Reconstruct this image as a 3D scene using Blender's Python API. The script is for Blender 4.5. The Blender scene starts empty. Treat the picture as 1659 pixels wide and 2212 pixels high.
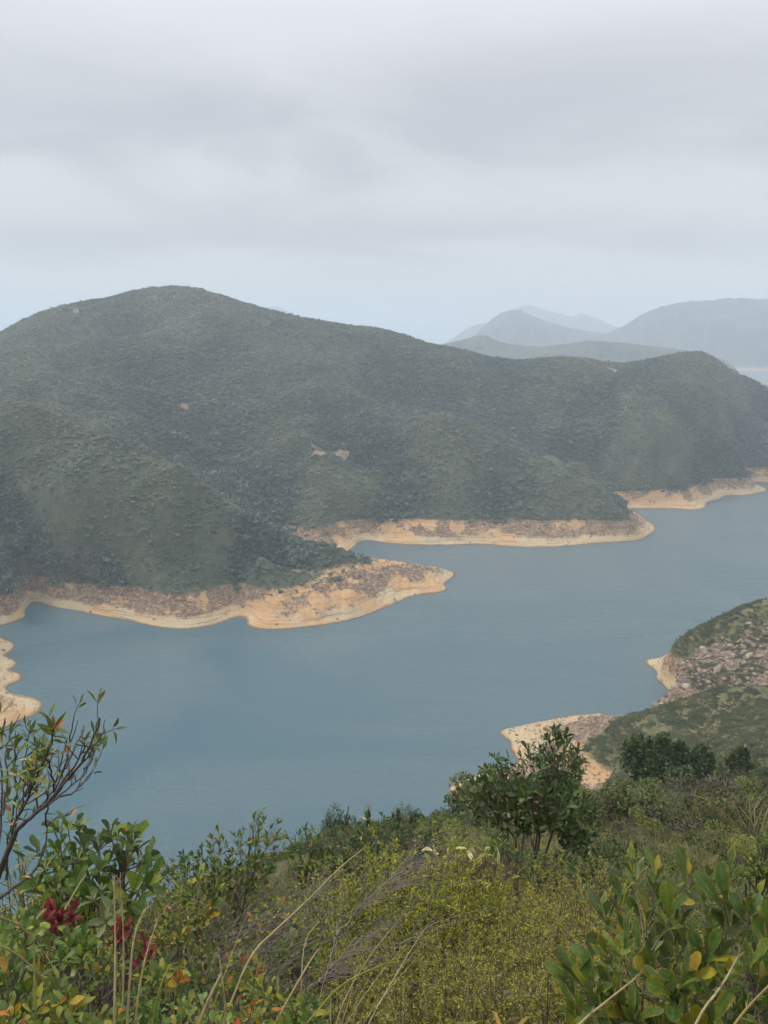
import bpy, math, random
import numpy as np

S = bpy.context.scene
COL = S.collection
rng = np.random.default_rng(11)
random.seed(11)
R = math.radians

# ------------------------------------------------------------------ camera
H = 150.0                       # eye height above the reservoir, metres
PITCH = R(13.2)
cam = bpy.data.cameras.new('camera')
cam.sensor_fit = 'VERTICAL'
cam.sensor_height = 34.6
cam.lens = 26.0
cam.clip_start = 0.05
cam.clip_end = 60000
camo = bpy.data.objects.new('camera', cam)
COL.objects.link(camo)
camo.location = (0, 0, H)
camo.rotation_euler = (math.pi/2 - PITCH, 0, 0)
S.camera = camo

# ------------------------------------------------------------------ sky
ROLL = 2.13
SUN_EL, SUN_AZ = 42.0, 288.0    # behind a thick cloud sheet
world = bpy.data.worlds.new('World')
S.world = world
world.use_nodes = True
nt = world.node_tree
nt.nodes.clear()
def N(tree, typ, **kw):
    n = tree.nodes.new(typ)
    for k, v in kw.items():
        setattr(n, k, v)
    return n
def L(tree, a, b):
    tree.links.new(a, b)
out = N(nt, 'ShaderNodeOutputWorld')
bg = N(nt, 'ShaderNodeBackground')
bg.inputs['Strength'].default_value = 0.1
sky = N(nt, 'ShaderNodeTexSky', sky_type='NISHITA', sun_disc=False)
sky.sun_elevation = R(SUN_EL)
sky.sun_rotation = R(SUN_AZ)
tc = N(nt, 'ShaderNodeTexCoord')
sep = N(nt, 'ShaderNodeSeparateXYZ')
L(nt, tc.outputs['Generated'], sep.inputs[0])
def M(tree, op, a, b=None, c=None, clamp=False):
    n = N(tree, 'ShaderNodeMath', operation=op, use_clamp=clamp)
    for i, v in enumerate((a, b, c)):
        if v is None: continue
        if isinstance(v, (int, float)): n.inputs[i].default_value = v
        else: L(tree, v, n.inputs[i])
    return n.outputs[0]
# overcast sheet: noise on a flat cloud base seen in perspective
zc = M(nt, 'MAXIMUM', sep.outputs[2], 0.0)
zz = M(nt, 'ADD', zc, 0.16)
cx = M(nt, 'DIVIDE', sep.outputs[0], zz)
cy = M(nt, 'DIVIDE', sep.outputs[1], zz)
cmb = N(nt, 'ShaderNodeCombineXYZ')
L(nt, cx, cmb.inputs[0]); L(nt, cy, cmb.inputs[1])
def wnoise(scale, off, detail=3.0, rough=0.45, dist=0.0, sx=1.0, sy=1.0):
    mp = N(nt, 'ShaderNodeMapping')
    mp.inputs['Location'].default_value = off
    mp.inputs['Scale'].default_value = (sx, sy, 1)
    L(nt, cmb.outputs[0], mp.inputs[0])
    n = N(nt, 'ShaderNodeTexNoise')
    n.inputs['Scale'].default_value = scale
    n.inputs['Detail'].default_value = detail
    n.inputs['Roughness'].default_value = rough
    n.inputs['Distortion'].default_value = dist
    L(nt, mp.outputs[0], n.inputs['Vector'])
    return n.outputs[0]
n1 = wnoise(0.55, (3.1, 7.75, 0), 3.0, 0.45, 0.4, 0.75, 1.15)
n2 = wnoise(1.25, (1.3, 0.7, 0), 4.5, 0.5, 0.7, 0.9, 1.0)
# long rolls of the cloud sheet, one behind the other
roll = N(nt, 'ShaderNodeMath', operation='SINE')
L(nt, M(nt, 'ADD', M(nt, 'MULTIPLY', cy, 4.8), M(nt, 'ADD', M(nt, 'ADD', M(nt, 'MULTIPLY', n1, 5.5), M(nt, 'MULTIPLY', n2, 3.2)), ROLL)), roll.inputs[0])
nn = M(nt, 'ADD', M(nt, 'ADD', M(nt, 'MULTIPLY', n1, 0.45), M(nt, 'MULTIPLY', n2, 0.55)), M(nt, 'MULTIPLY', roll.outputs[0], 0.075))
ramp = N(nt, 'ShaderNodeValToRGB')
ramp.color_ramp.interpolation = 'EASE'
ramp.color_ramp.elements[0].position = 0.30
ramp.color_ramp.elements[0].color = (4.35, 4.47, 4.82, 1)
ramp.color_ramp.elements[1].position = 0.60
ramp.color_ramp.elements[1].color = (5.75, 5.88, 6.12, 1)
L(nt, nn, ramp.inputs[0])
# clouds melt into an even pale veil low down
veil = N(nt, 'ShaderNodeMapRange', interpolation_type='SMOOTHSTEP')
veil.inputs['From Min'].default_value = 0.02
veil.inputs['From Max'].default_value = 0.15
veil.inputs['To Min'].default_value = 1.0
veil.inputs['To Max'].default_value = 0.0
L(nt, zc, veil.inputs['Value'])
vm = N(nt, 'ShaderNodeMixRGB')
vm.inputs[2].default_value = (5.7, 5.84, 5.9, 1)
L(nt, M(nt, 'MULTIPLY', veil.outputs[0], 0.92), vm.inputs[0])
L(nt, ramp.outputs[0], vm.inputs[1])
# an overcast sky brightens smoothly towards the zenith
zen = M(nt, 'ADD', 0.95, M(nt, 'MULTIPLY', M(nt, 'POWER', zc, 2.2), 1.8))
vz = N(nt, 'ShaderNodeVectorMath', operation='SCALE')
L(nt, vm.outputs[0], vz.inputs[0]); L(nt, zen, vz.inputs['Scale'])
mx = N(nt, 'ShaderNodeMixRGB')
mx.inputs[0].default_value = 0.96
L(nt, sky.outputs[0], mx.inputs[1])
L(nt, vz.outputs[0], mx.inputs[2])
L(nt, mx.outputs[0], bg.inputs[0])
L(nt, bg.outputs[0], out.inputs[0])

sun = bpy.data.lights.new('sun', 'SUN')
sun.energy = 1.5
sun.angle = R(14)
sun.color = (1.0, 0.96, 0.90)
suno = bpy.data.objects.new('sun', sun)
COL.objects.link(suno)
sd = np.array([math.sin(R(SUN_AZ))*math.cos(R(SUN_EL)), math.cos(R(SUN_AZ))*math.cos(R(SUN_EL)), math.sin(R(SUN_EL))])
from mathutils import Vector, Matrix
suno.rotation_euler = Vector(sd).to_track_quat('Z', 'Y').to_euler()

S.view_settings.view_transform = 'Standard'
S.view_settings.look = 'None'
S.view_settings.exposure = 0.38
S.view_settings.gamma = 1.0
S.view_settings.use_curve_mapping = False
S.cycles.volume_bounces = 4
S.cycles.max_bounces = 8
S.cycles.use_denoising = True

# ------------------------------------------------------------------ survey helpers
# Places read off the photograph are turned into metres: a point of the
# waterline lies on z = 0, the old high-water line on z = ZV, others get a distance.
FPX = 1662.0
ZV = 13.5
def ray(x, y):
    xc = (np.asarray(x, float) - 829.5)/FPX
    yc = (1106.0 - np.asarray(y, float))/FPX
    cp, sp = math.cos(PITCH), math.sin(PITCH)
    dx = xc; dy = cp + yc*sp; dz = -sp + yc*cp
    hl = np.hypot(dx, dy)
    return np.arctan2(dx, dy), -dz/hl           # azimuth, tan(depression)
def at_z(x, y, z):
    az, t = ray(x, y)
    d = (H - z)/t
    return az, d
def P(x, y, d):
    az, t = ray(x, y)
    return np.array([d*math.sin(az), d*math.cos(az), H - d*t])
def az_of(x, y=1106):
    return float(ray(x, y)[0])

# ------------------------------------------------------------------ noise
def _hash(ix, iy, seed):
    h = (ix.astype(np.int64)*374761393 + iy.astype(np.int64)*668265263 + seed*1442695041) & 0xffffffff
    h = ((h ^ (h >> 13))*1274126177) & 0xffffffff
    return ((h ^ (h >> 16)) & 0xffff)/65535.0
def vnoise(x, y, seed=0):
    ix = np.floor(x); iy = np.floor(y)
    fx = x - ix; fy = y - iy
    u = fx*fx*fx*(fx*(fx*6-15)+10); v = fy*fy*fy*(fy*(fy*6-15)+10)
    a = _hash(ix, iy, seed); b = _hash(ix+1, iy, seed)
    c = _hash(ix, iy+1, seed); d = _hash(ix+1, iy+1, seed)
    return (a*(1-u)+b*u)*(1-v) + (c*(1-u)+d*u)*v - 0.5
def fbm(x, y, scale, oct=4, seed=0, gain=0.5):
    s = 0; a = 1.0; f = 1.0/scale
    for o in range(oct):
        ca, sa = math.cos(0.7*o), math.sin(0.7*o)
        s = s + a*vnoise((x*ca - y*sa)*f + 13.7*o, (x*sa + y*ca)*f + 5.1*o, seed+o)
        a *= gain; f *= 2.03
    return s

class Surf:
    """thin-plate surface of tan(depression) over (azimuth, log distance)"""
    def __init__(s, pts, reg=1e-4):
        a = np.array(pts, float)
        s.u = a[:, 0]; s.v = np.log(a[:, 1])*0.9; w = (H - a[:, 2])/a[:, 1]
        n = len(a)
        K = s.k(s.u[:, None]-s.u[None], s.v[:, None]-s.v[None]) + reg*np.eye(n)
        Q = np.c_[np.ones(n), s.u, s.v]
        A = np.zeros((n+3, n+3)); A[:n, :n] = K; A[:n, n:] = Q; A[n:, :n] = Q.T
        c = np.linalg.solve(A, np.r_[w, 0, 0, 0])
        s.w, s.c = c[:n], c[n:]
    @staticmethod
    def k(du, dv):
        r2 = du*du + dv*dv + 1e-9
        return 0.5*r2*np.log(r2)
    def z(s, az, d):
        az = np.asarray(az, float); d = np.asarray(d, float)
        sh = az.shape
        u = az.ravel(); v = np.log(d.ravel())*0.9
        o = np.empty_like(u)
        for i in range(0, len(u), 20000):
            uu, vv = u[i:i+20000], v[i:i+20000]
            o[i:i+20000] = s.k(uu[:, None]-s.u, vv[:, None]-s.v) @ s.w + s.c[0] + s.c[1]*uu + s.c[2]*vv
        return H - d*o.reshape(sh)

def px(lst, z=None, d=None):
    o = []
    for p in lst:
        if z is not None:
            az, dd = at_z(p[0], p[1], z); o.append((float(az), float(dd), z))
        else:
            dd = p[2] if len(p) > 2 else d
            az, t = ray(p[0], p[1]); o.append((float(az), dd, H - dd*float(t)))
    return o
def azd(lst):
    return [(R(a), d, z) for a, d, z in lst]

# ------------------------------------------------------------------ far shore (north side of the reservoir)
shore_A = [(56,1293),(80,1300),(155,1318),(235,1335),(322,1352),(396,1360),(458,1352),(495,1340),(526,1333),
 (530,1349),(544,1356),(588,1361),(656,1356),(711,1349),(755,1340),(804,1324),(866,1300),(915,1284),(965,1277),(958,1262),(983,1236)]
shore_back = [(773,1178),(792,1167),(823,1172),(897,1178),(950,1178),(1026,1176),(1100,1181),(1194,1183),(1271,1176),(1343,1171),(1391,1162),
 (1417,1147),(1410,1133),(1391,1121),(1372,1104),(1363,1097),(1381,1099),(1439,1099),(1501,1103),(1525,1097),(1539,1083),(1559,1079),(1606,1071),
 (1630,1066),(1642,1051),(1659,1042)]
shore_B = [(46,1324),(31,1342),(20,1360),(0,1377),(15,1381),(31,1392),(28,1405),(6,1417),(25,1423),(43,1432),(37,1438),
 (13,1448),(50,1463),(43,1473),(7,1487),(50,1500),(83,1511),(95,1521),(90,1534),(67,1551),(17,1571),(0,1577)]
veg_A = [(130,1255),(210,1261),(297,1267),(383,1281),(420,1278),(470,1266),(538,1245),(588,1236),(662,1229),(730,1222),(790,1211)]
veg_back = [(606,1165),(612,1131),(724,1127),(829,1121),(915,1121),(990,1124),(1151,1123),(1271,1121),(1343,1114),
 (1415,1056),(1501,1047),(1535,1031),(1582,1011),(1630,995),(1659,983)]
A = []
A += px(shore_A, 0.0) + px(shore_back, 0.0) + px(shore_B, 0.0) + px(veg_A, ZV) + px(veg_back, ZV)
# hidden north side of the spit, and the narrow cove behind it
A += px([(830,1209)], 11.0) + px([(866,1214)], 8.5) + px([(925,1225)], 6.0) + px([(955,1232)], 3.0)
A += px([(870,1245),(820,1250)], 7.5) + px([(930,1255)], 4.5) + px([(760,1275),(700,1290)], 9.5) + px([(640,1300)], 8.0) + px([(590,1300)], 9.0)
A += azd([(-3.2,494,2),(-1.1,482,0),(1.25,485,0),(3.3,483,0),(5.2,474,0)])
A += azd([(-3.2,514,0.5),(-1.2,512,-3),(1.5,510,-4),(4.5,505,-5),(7,490,-6),(10,490,-8),(15,510,-9),(19,560,-9),(23,600,-9),(27,680,-9),(6.5,455,-4),(5.5,430,-4)])
# under water, towards the near shore
for a, d in [(-24,300),(-20,290),(-15,290),(-10,290),(-5,285),(0,285),(5,310),(8,350),(12,400),(18,430),(24,480),(28,520),(32,560),(-24,330)]:
    A.append((R(a), d, -9))
for a in (-26,-16,-6,4,14,24,34): A.append((R(a), 240, -14))
# headland tip: top of the bare spit
# left shore, off the frame
A += px([(-70,1330),(-70,1400),(-80,1460),(-70,1520)], 10.0) + px([(-160,1330),(-180,1420),(-180,1500)], 20.0)
A += px([(-15,1330),(-22,1405),(-15,1440),(-5,1475)], 3.5) + px([(20,1540),(-10,1540)], 3.5)
A += px([(x+38, y+4) for x, y in shore_B[2::2]], -3.0) + px([(-40,1600),(-120,1620),(-220,1640)], -1.0)
A += px([(6,1338),(10,1394),(6,1434),(24,1463),(14,1502),(2,1420),(-6,1380)], 2.2) + px([(10,1300),(0,1262)], 7.0) + px([(0,1240),(40,1258)], 12.0) + px([(70,1275),(100,1282)], 5.0) + px([(90,1320),(70,1345)], -3.0)
# front spur, its crest and the valley behind
A += px([(0,1160,445),(0,1100,475),(0,1000,520),(0,880,580),(120,915,555),(250,965,522),(330,1000,497),(400,1030,480),(480,1080,463),(560,1140,462),(610,1173,462),(700,1180,452)])
A += px([(250,1120,455),(350,1150,430),(120,1100,465),(450,1180,425),(560,1200,424)])
A += px([(560,1125,548),(500,1060,580),(430,1000,615),(350,940,650),(250,880,690),(120,830,735),(0,800,770)])
# main hill, lower ridge and summit ridge
A += px([(640,1060,575),(700,1100,550),(780,1050,575),(560,1000,615),(640,930,660),(520,900,690),(420,850,735),(300,820,765),
 (480,760,820),(560,800,770),(640,760,825),(760,820,780),(720,900,700),(820,980,630),(860,1060,585),(720,990,620)])
A += px([(0,768,815),(100,748,835),(200,735,845),(330,715,860),(430,695,880)])
A += azd([(-26,900,108),(-22,905,118),(-17,915,135)])
A += px([(0,751,960),(30,721,975),(80,691,985),(150,671,990),(230,654,990),(310,641,985),(370,630,980),(420,630,975),(450,639,970),(520,659,960),
 (580,674,950),(650,691,945),(720,702,940),(800,711,935),(870,727,930),(940,744,925),(1000,757,920),(1060,775,910),(1100,790,895)])
A += azd([(-30,990,110),(-34,900,90),(-34,700,80),(-34,500,60),(-31,420,45),(-30,600,75)])
# middle spur
A += px([(880,908,664),(940,910,655),(1000,916,650),(1080,941,640),(1130,970,628),(1180,1000,615),(1240,1034,602),(1290,1062,593),(1350,1103,590)])
A += px([(1000,1020,600),(1100,1050,596),(1200,1080,585),(950,1060,580)])
A += px([(1300,1052,668),(1240,1025,690),(1160,975,712),(1080,930,735),(980,895,755),(900,880,765)])
A += px([(820,840,790),(1000,830,815),(1100,850,800),(1200,900,765),(1300,960,735),(1400,1000,715),(1300,880,790)])
# ridge of the right part, saddle and knob
A += px([(1150,783,885),(1200,785,880),(1240,785,875),(1300,806,845),(1400,832,822),(1490,860,815),(1580,897,862),(1659,932,905),(1480,940,752),(1580,960,818)])
A += px([(1280,779,930),(1325,791,945),(1370,785,970),(1420,775,985),(1470,766,995),(1530,768,1000),(1560,786,1005),(1590,808,1010),(1630,832,1010),(1659,848,1010)])
A += azd([(17.5,900,90),(20.5,905,78),(23.5,930,68),(26.5,960,52)])
A += azd([(30,1010,70),(34,1000,60),(30,930,35),(34,960,40),(29,870,12),(29.5,800,0),(33,840,0),(30,760,-6),(34,790,-8)])
A += azd([(27,1060,58),(27,1100,35),(24,1075,72),(26.2,930,40)])
# backs of the hills
for a, d, z in [(-30,1150,70),(-20,1200,110),(-10,1180,120),(0,1120,90),(8,1080,60),(15,1080,60),(22,1130,50),(30,1130,40),
                (-30,1500,0),(-20,1500,0),(-10,1500,0),(0,1450,-5),(10,1400,-10),(20,1400,-10),(32,1350,-10),(-36,1400,0)]:
    A.append((R(a), d, z))
surfA = Surf(A)

# ------------------------------------------------------------------ near shore (the slope the camera stands on)
shore_C = [(1391,1426),(1400,1440),(1425,1459),(1427,1471),(1438,1484),(1447,1507)]
shore_C2 = [(1204,1551),(1159,1558),(1110,1570),(1079,1580),(1077,1587),(1099,1600),(1101,1618),(1112,1636),(1120,1650),(1060,1665),(1007,1683),(972,1697),(969,1712),(998,1735)]
veg_C2 = [(1311,1570),(1304,1585),(1275,1602),(1257,1611),(1322,1668),(1300,1712)]
C = px(shore_C, 0.0) + px(shore_C2, 0.0) + px(veg_C2, ZV)
C += px([(1495,1368,340),(1440,1396,338),(1560,1330,347),(1620,1306,352),(1659,1290,354)])
C += px([(1500,1440,315),(1600,1440,315),(1560,1400,328),(1659,1380,330),(1500,1490,302)])
C += azd([(19.2,352,-2),(22,368,-3),(24.5,378,-2),(27,385,0),(33,395,0),(36,400,5),(28,372,12),(33,370,22)])
C += px([(1455,1519,272),(1410,1533,266),(1365,1549,260),(1520,1508,272),(1600,1496,268),(1659,1488,262)])
C += px([(1320,1546,284),(1275,1545,290)])
C += azd([(15.0,312,-2),(17,303,-2),(20.2,291,1),(22,286,6),(24,284,9),(26.5,283,13),(30,283,22),(36,285,40),(36,330,35)])
C += px([(1180,1592,262),(1210,1640,243),(1150,1640,245),(1190,1560,281)])
C += px([(1400,1570,245),(1500,1560,245),(1600,1550,240),(1659,1545,238),(1400,1620,225),(1500,1620,222),(1659,1610,205)])
C += px([(1090,1690,226),(1180,1690,222),(1230,1650,236),(1060,1740,212)])
C += px([(1240,1524),(1300,1526),(1185,1534),(1360,1528)], -4.0)
# brow with the round trees
C += px([(1659,1668,78),(1600,1684,77),(1520,1704,76),(1430,1722,75),(1360,1738,74)])
C += azd([(15,105,76),(18,110,72),(22,115,72),(27,120,75),(33,120,80),(15,160,40),(20,165,40),(26,165,42),(34,170,48)])
# the near slope, tan of depression given by distance
def near(a, lst):
    return [(R(a), d, H - d*t) for d, t in lst]
base_near = [(0.6,2.75),(1,1.78),(2,1.31),(4,1.03),(8,0.885)]
C += near(-32, base_near+[(15,0.88),(40,0.90),(90,0.90),(140,0.98),(165,1.0)])
C += near(-20, base_near+[(15,0.87),(40,0.88),(90,0.89),(140,0.98),(165,1.0)])
C += near(-10, base_near+[(15,0.85),(40,0.86),(90,0.89),(140,0.97),(175,0.97)])
C += near(-2, base_near+[(15,0.80),(28,0.735),(45,0.79),(90,0.85),(140,0.90),(185,0.88)])
C += near(5, base_near+[(15,0.775),(30,0.725),(50,0.74),(90,0.80),(140,0.82),(200,0.77)])
C += near(12, base_near[:-1]+[(8,0.855),(15,0.765),(30,0.71),(50,0.69)])
C += near(20, base_near[:-1]+[(8,0.84),(15,0.755),(30,0.69),(50,0.655)])
C += near(28, base_near[:-1]+[(8,0.82),(15,0.74),(30,0.67),(50,0.635)])
C += near(40, base_near[:-1]+[(8,0.80),(15,0.70),(30,0.62),(75,0.56)])
# water beyond
for a, d in [(-32,190),(-20,190),(-10,200),(0,225),(5,240),(8,262),(10,290),(13,330),(16,350)]:
    C.append((R(a), d, -9))
for a, d in [(-32,260),(-15,280),(0,300),(8,330),(14,380),(20,410),(28,430),(36,440)]:
    C.append((R(a), d, -14))
# behind the photographer the hill goes on upwards
for a in (70, 110, 150, 180, -70, -110, -150, -180, -50, 55):
    f = (abs(a)-40)/140
    for d, t in [(0.6,2.75),(1,1.7),(2,1.1-0.35*f),(4,0.75-0.65*f),(8,0.6-0.75*f),(20,0.55-0.95*f),(60,0.55-0.95*f),(200,0.62-0.9*f)]:
        C.append((R(a), d, H - d*t))
surfC = Surf(C)

def strata(z):
    return 0.16*np.sin(z*5.2) + 0.10*np.sin(z*9.1+1.3)
def bankmask(z):
    return np.clip((z+0.5)/1.0, 0, 1)*np.clip((ZV+1.5-z)/2.0, 0, 1)
PATCH = []       # bare scars on the far hills: x, y (m), radius, strength
for x, y, d, r in [(405,872,712,7.5),(402,825,748,5.5),(662,940,643,9),(735,952,634,10),(695,978,628,10),(688,1015,612,7),(185,1222,420,7),(170,1240,415,6),(60,1245,395,12),
                   (165,681,992,5),(240,678,985,3),(335,640,983,3),(480,668,965,3),(1318,798,930,9),(1335,793,935,6),(690,1005,612,3)]:
    p = P(x, y, d); PATCH.append((p[0], p[1], r))
def patchmask(x, y):
    m = np.zeros_like(x)
    w = 0.9*fbm(x, y, 7, 3, 77)
    for a, b, r in PATCH:
        q = np.hypot(x-a, y-b)/r
        m = np.maximum(m, np.clip(1.25 - q + w, 0, 1))
    return m
SOIL = []
for x, y, r in [(630,1145,7),(735,1160,6),(845,1135,12),(880,1150,8),(925,1140,8),(985,1143,7),(1085,1152,9),(1150,1131,5),(1250,1137,6),(1262,1150,5),(1450,1078,17),(1490,1068,12),
                (1585,1020,8),(1600,1030,6),(1645,1005,8),(650,1252,9),(720,1243,9),(800,1232,10),(760,1262,6),(950,1250,9),(905,1270,8),(570,1310,10),(600,1330,8),(930,1232,7),(445,1285,4),(440,1300,4),(535,1300,4),(550,1315,4),(330,1290,3),
                (690,1300,7),(800,1290,8),(640,1285,8),(20,1525,10),(5,1545,9),(850,1225,9),(620,1260,9),(680,1265,9),(730,1290,8),(870,1255,8),(930,1262,8),(780,1225,8),(560,1330,7),(660,1330,8)]:
    a_, d_ = at_z(x, y, 7.5); SOIL.append((float(d_)*math.sin(float(a_)), float(d_)*math.cos(float(a_)), r))
for x, y, r in [(1000,1705,11),(1030,1690,8),(1270,1668,10),(1290,1690,8),(1230,1660,8),(1180,1568,5),(1110,1600,4)]:
    a_, d_ = at_z(x, y, 6.0); SOIL.append((float(d_)*math.sin(float(a_)), float(d_)*math.cos(float(a_)), r))
def soilmask(x, y):
    m = np.zeros_like(x); w = 0.9*fbm(x, y, 9, 4, 177)
    for a, b, r in SOIL:
        m = np.maximum(m, np.clip(1.3 - np.hypot(x-a, y-b)/r + w, 0, 1))
    return m
def relief(x, y):
    n_ = fbm(x + 30*fbm(x, y, 120, 2, 31), y + 30*fbm(x, y, 120, 2, 32), 95, 3, 3)
    return 0.30 - np.abs(n_)*1.7 + 0.5*fbm(x, y, 40, 3, 34)
def heightA(az, d, fine=True):
    z = surfA.z(az, d)
    x = d*np.sin(az); y = d*np.cos(az)
    if fine:
        inl = np.clip((z-ZV)/25, 0, 1)
        z = z + inl*np.clip((900-d)/260, 0.2, 1)*18*relief(x, y) + inl*2.6*fbm(x, y, 22, 3, 9)
        bm = bankmask(z)
        kk = np.clip(z/3, 0.12, 1)
        z = z + bm*(strata(z)*kk + kk*(1.8*fbm(x, y, 13, 3, 21) + 0.8*fbm(x, y, 3.5, 2, 5) - 1.3*np.abs(fbm(az*100, d/55, 1.0, 3, 23))))
    return z
def heightC(az, d, fine=True):
    z = surfC.z(az, d)
    x = d*np.sin(az); y = d*np.cos(az)
    if fine:
        k = np.clip((d-6)/60, 0, 1)*np.clip((z-ZV)/10, 0, 1)
        z = z + k*(2.2*fbm(x, y, 30, 3, 41) + 0.8*fbm(x, y, 9, 3, 43)) + 0.10*fbm(x, y, 1.1, 3, 47)*np.clip((d-0.9)/2, 0, 1)
        bm = bankmask(z)
        kk = np.clip(z/3, 0.1, 1)
        z = z + bm*kk*(strata(z) + 1.3*fbm(x, y, 9, 3, 22) + 0.6*fbm(x, y, 2.2, 2, 6))
    return z
def zC(x, y):
    return float(heightC(np.array([math.atan2(x, y)]), np.array([math.hypot(x, y)]))[0])

# ------------------------------------------------------------------ mesh helpers
def mesh_np(name, V, F, mats=(), smooth=True, matidx=None, attrs=None):
    me = bpy.data.meshes.new(name)
    V = np.ascontiguousarray(V, np.float32); F = np.ascontiguousarray(F, np.int32)
    k = F.shape[1]
    me.vertices.add(len(V)); me.vertices.foreach_set('co', V.ravel())
    me.loops.add(F.size); me.loops.foreach_set('vertex_index', F.ravel())
    me.polygons.add(len(F))
    me.polygons.foreach_set('loop_start', np.arange(0, F.size, k, dtype=np.int32))
    me.polygons.foreach_set('loop_total', np.full(len(F), k, np.int32))
    me.polygons.foreach_set('use_smooth', np.full(len(F), smooth, bool))
    for m in mats: me.materials.append(m)
    if matidx is not None: me.polygons.foreach_set('material_index', np.ascontiguousarray(matidx, np.int32))
    for nm, val in (attrs or {}).items():
        at = me.attributes.new(nm, 'FLOAT', 'POINT'); at.data.foreach_set('value', np.ascontiguousarray(val, np.float32))
    me.update(calc_edges=True)
    return me
def link(name, me, parent=None, kind=None, label=None, cat=None, group=None, loc=None):
    o = bpy.data.objects.new(name, me)
    COL.objects.link(o)
    if parent is not None: o.parent = parent
    if loc is not None: o.location = loc
    if kind: o['kind'] = kind
    if label: o['label'] = label
    if cat: o['category'] = cat
    if group: o['group'] = group
    return o
def polar(azs, ds, hf):
    AZ, D = np.meshgrid(azs, ds)
    Z = hf(AZ, D)
    X = D*np.sin(AZ); Y = D*np.cos(AZ)
    V = np.stack([X, Y, Z], -1).reshape(-1, 3)
    n, m = AZ.shape
    i = np.arange(n*m).reshape(n, m)
    F = np.stack([i[:-1, :-1], i[:-1, 1:], i[1:, 1:], i[1:, :-1]], -1).reshape(-1, 4)
    return V, F
def prune(V, F, zmin=-3.0):
    keep = (V[:, 2][F] > zmin).any(1)
    F = F[keep]
    used = np.unique(F)
    mp = np.full(len(V), -1); mp[used] = np.arange(len(used))
    return V[used], mp[F]

# ------------------------------------------------------------------ material helpers
def newmat(name):
    m = bpy.data.materials.new(name); m.use_nodes = True
    t = m.node_tree; t.nodes.clear()
    o = N(t, 'ShaderNodeOutputMaterial'); b = N(t, 'ShaderNodeBsdfPrincipled')
    L(t, b.outputs[0], o.inputs[0])
    b.inputs['Roughness'].default_value = 0.8
    return m, t, b, o
def noise(t, vec, scale, detail=3.0, rough=0.55, sc=None, dist=0.0):
    if sc is not None:
        mp = N(t, 'ShaderNodeMapping'); mp.inputs['Scale'].default_value = sc
        L(t, vec, mp.inputs[0]); vec = mp.outputs[0]
    n = N(t, 'ShaderNodeTexNoise')
    n.inputs['Scale'].default_value = scale; n.inputs['Detail'].default_value = detail
    n.inputs['Roughness'].default_value = rough; n.inputs['Distortion'].default_value = dist
    L(t, vec, n.inputs['Vector'])
    return n.outputs[0]
def rampn(t, fac, stops, interp='LINEAR'):
    r = N(t, 'ShaderNodeValToRGB'); r.color_ramp.interpolation = interp
    e = r.color_ramp.elements
    while len(e) < len(stops): e.new(0.5)
    for el, (p, c) in zip(e, stops):
        el.position = p; el.color = (c[0], c[1], c[2], 1)
    L(t, fac, r.inputs[0])
    return r.outputs[0]
def mixc(t, f, a, b):
    n = N(t, 'ShaderNodeMixRGB')
    for i, v in ((0, f), (1, a), (2, b)):
        if isinstance(v, (int, float)): n.inputs[i].default_value = v
        elif isinstance(v, tuple): n.inputs[i].default_value = (v[0], v[1], v[2], 1)
        else: L(t, v, n.inputs[i])
    return n.outputs[0]
def smooth(t, v, a, b):
    n = N(t, 'ShaderNodeMapRange', interpolation_type='SMOOTHSTEP')
    n.inputs['From Min'].default_value = a; n.inputs['From Max'].default_value = b
    L(t, v, n.inputs['Value'])
    return n.outputs[0]
def bump(t, b, h, strength, dist):
    n = N(t, 'ShaderNodeBump'); n.inputs['Strength'].default_value = strength; n.inputs['Distance'].default_value = dist
    L(t, h, n.inputs['Height']); L(t, n.outputs[0], b.inputs['Normal'])

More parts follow.
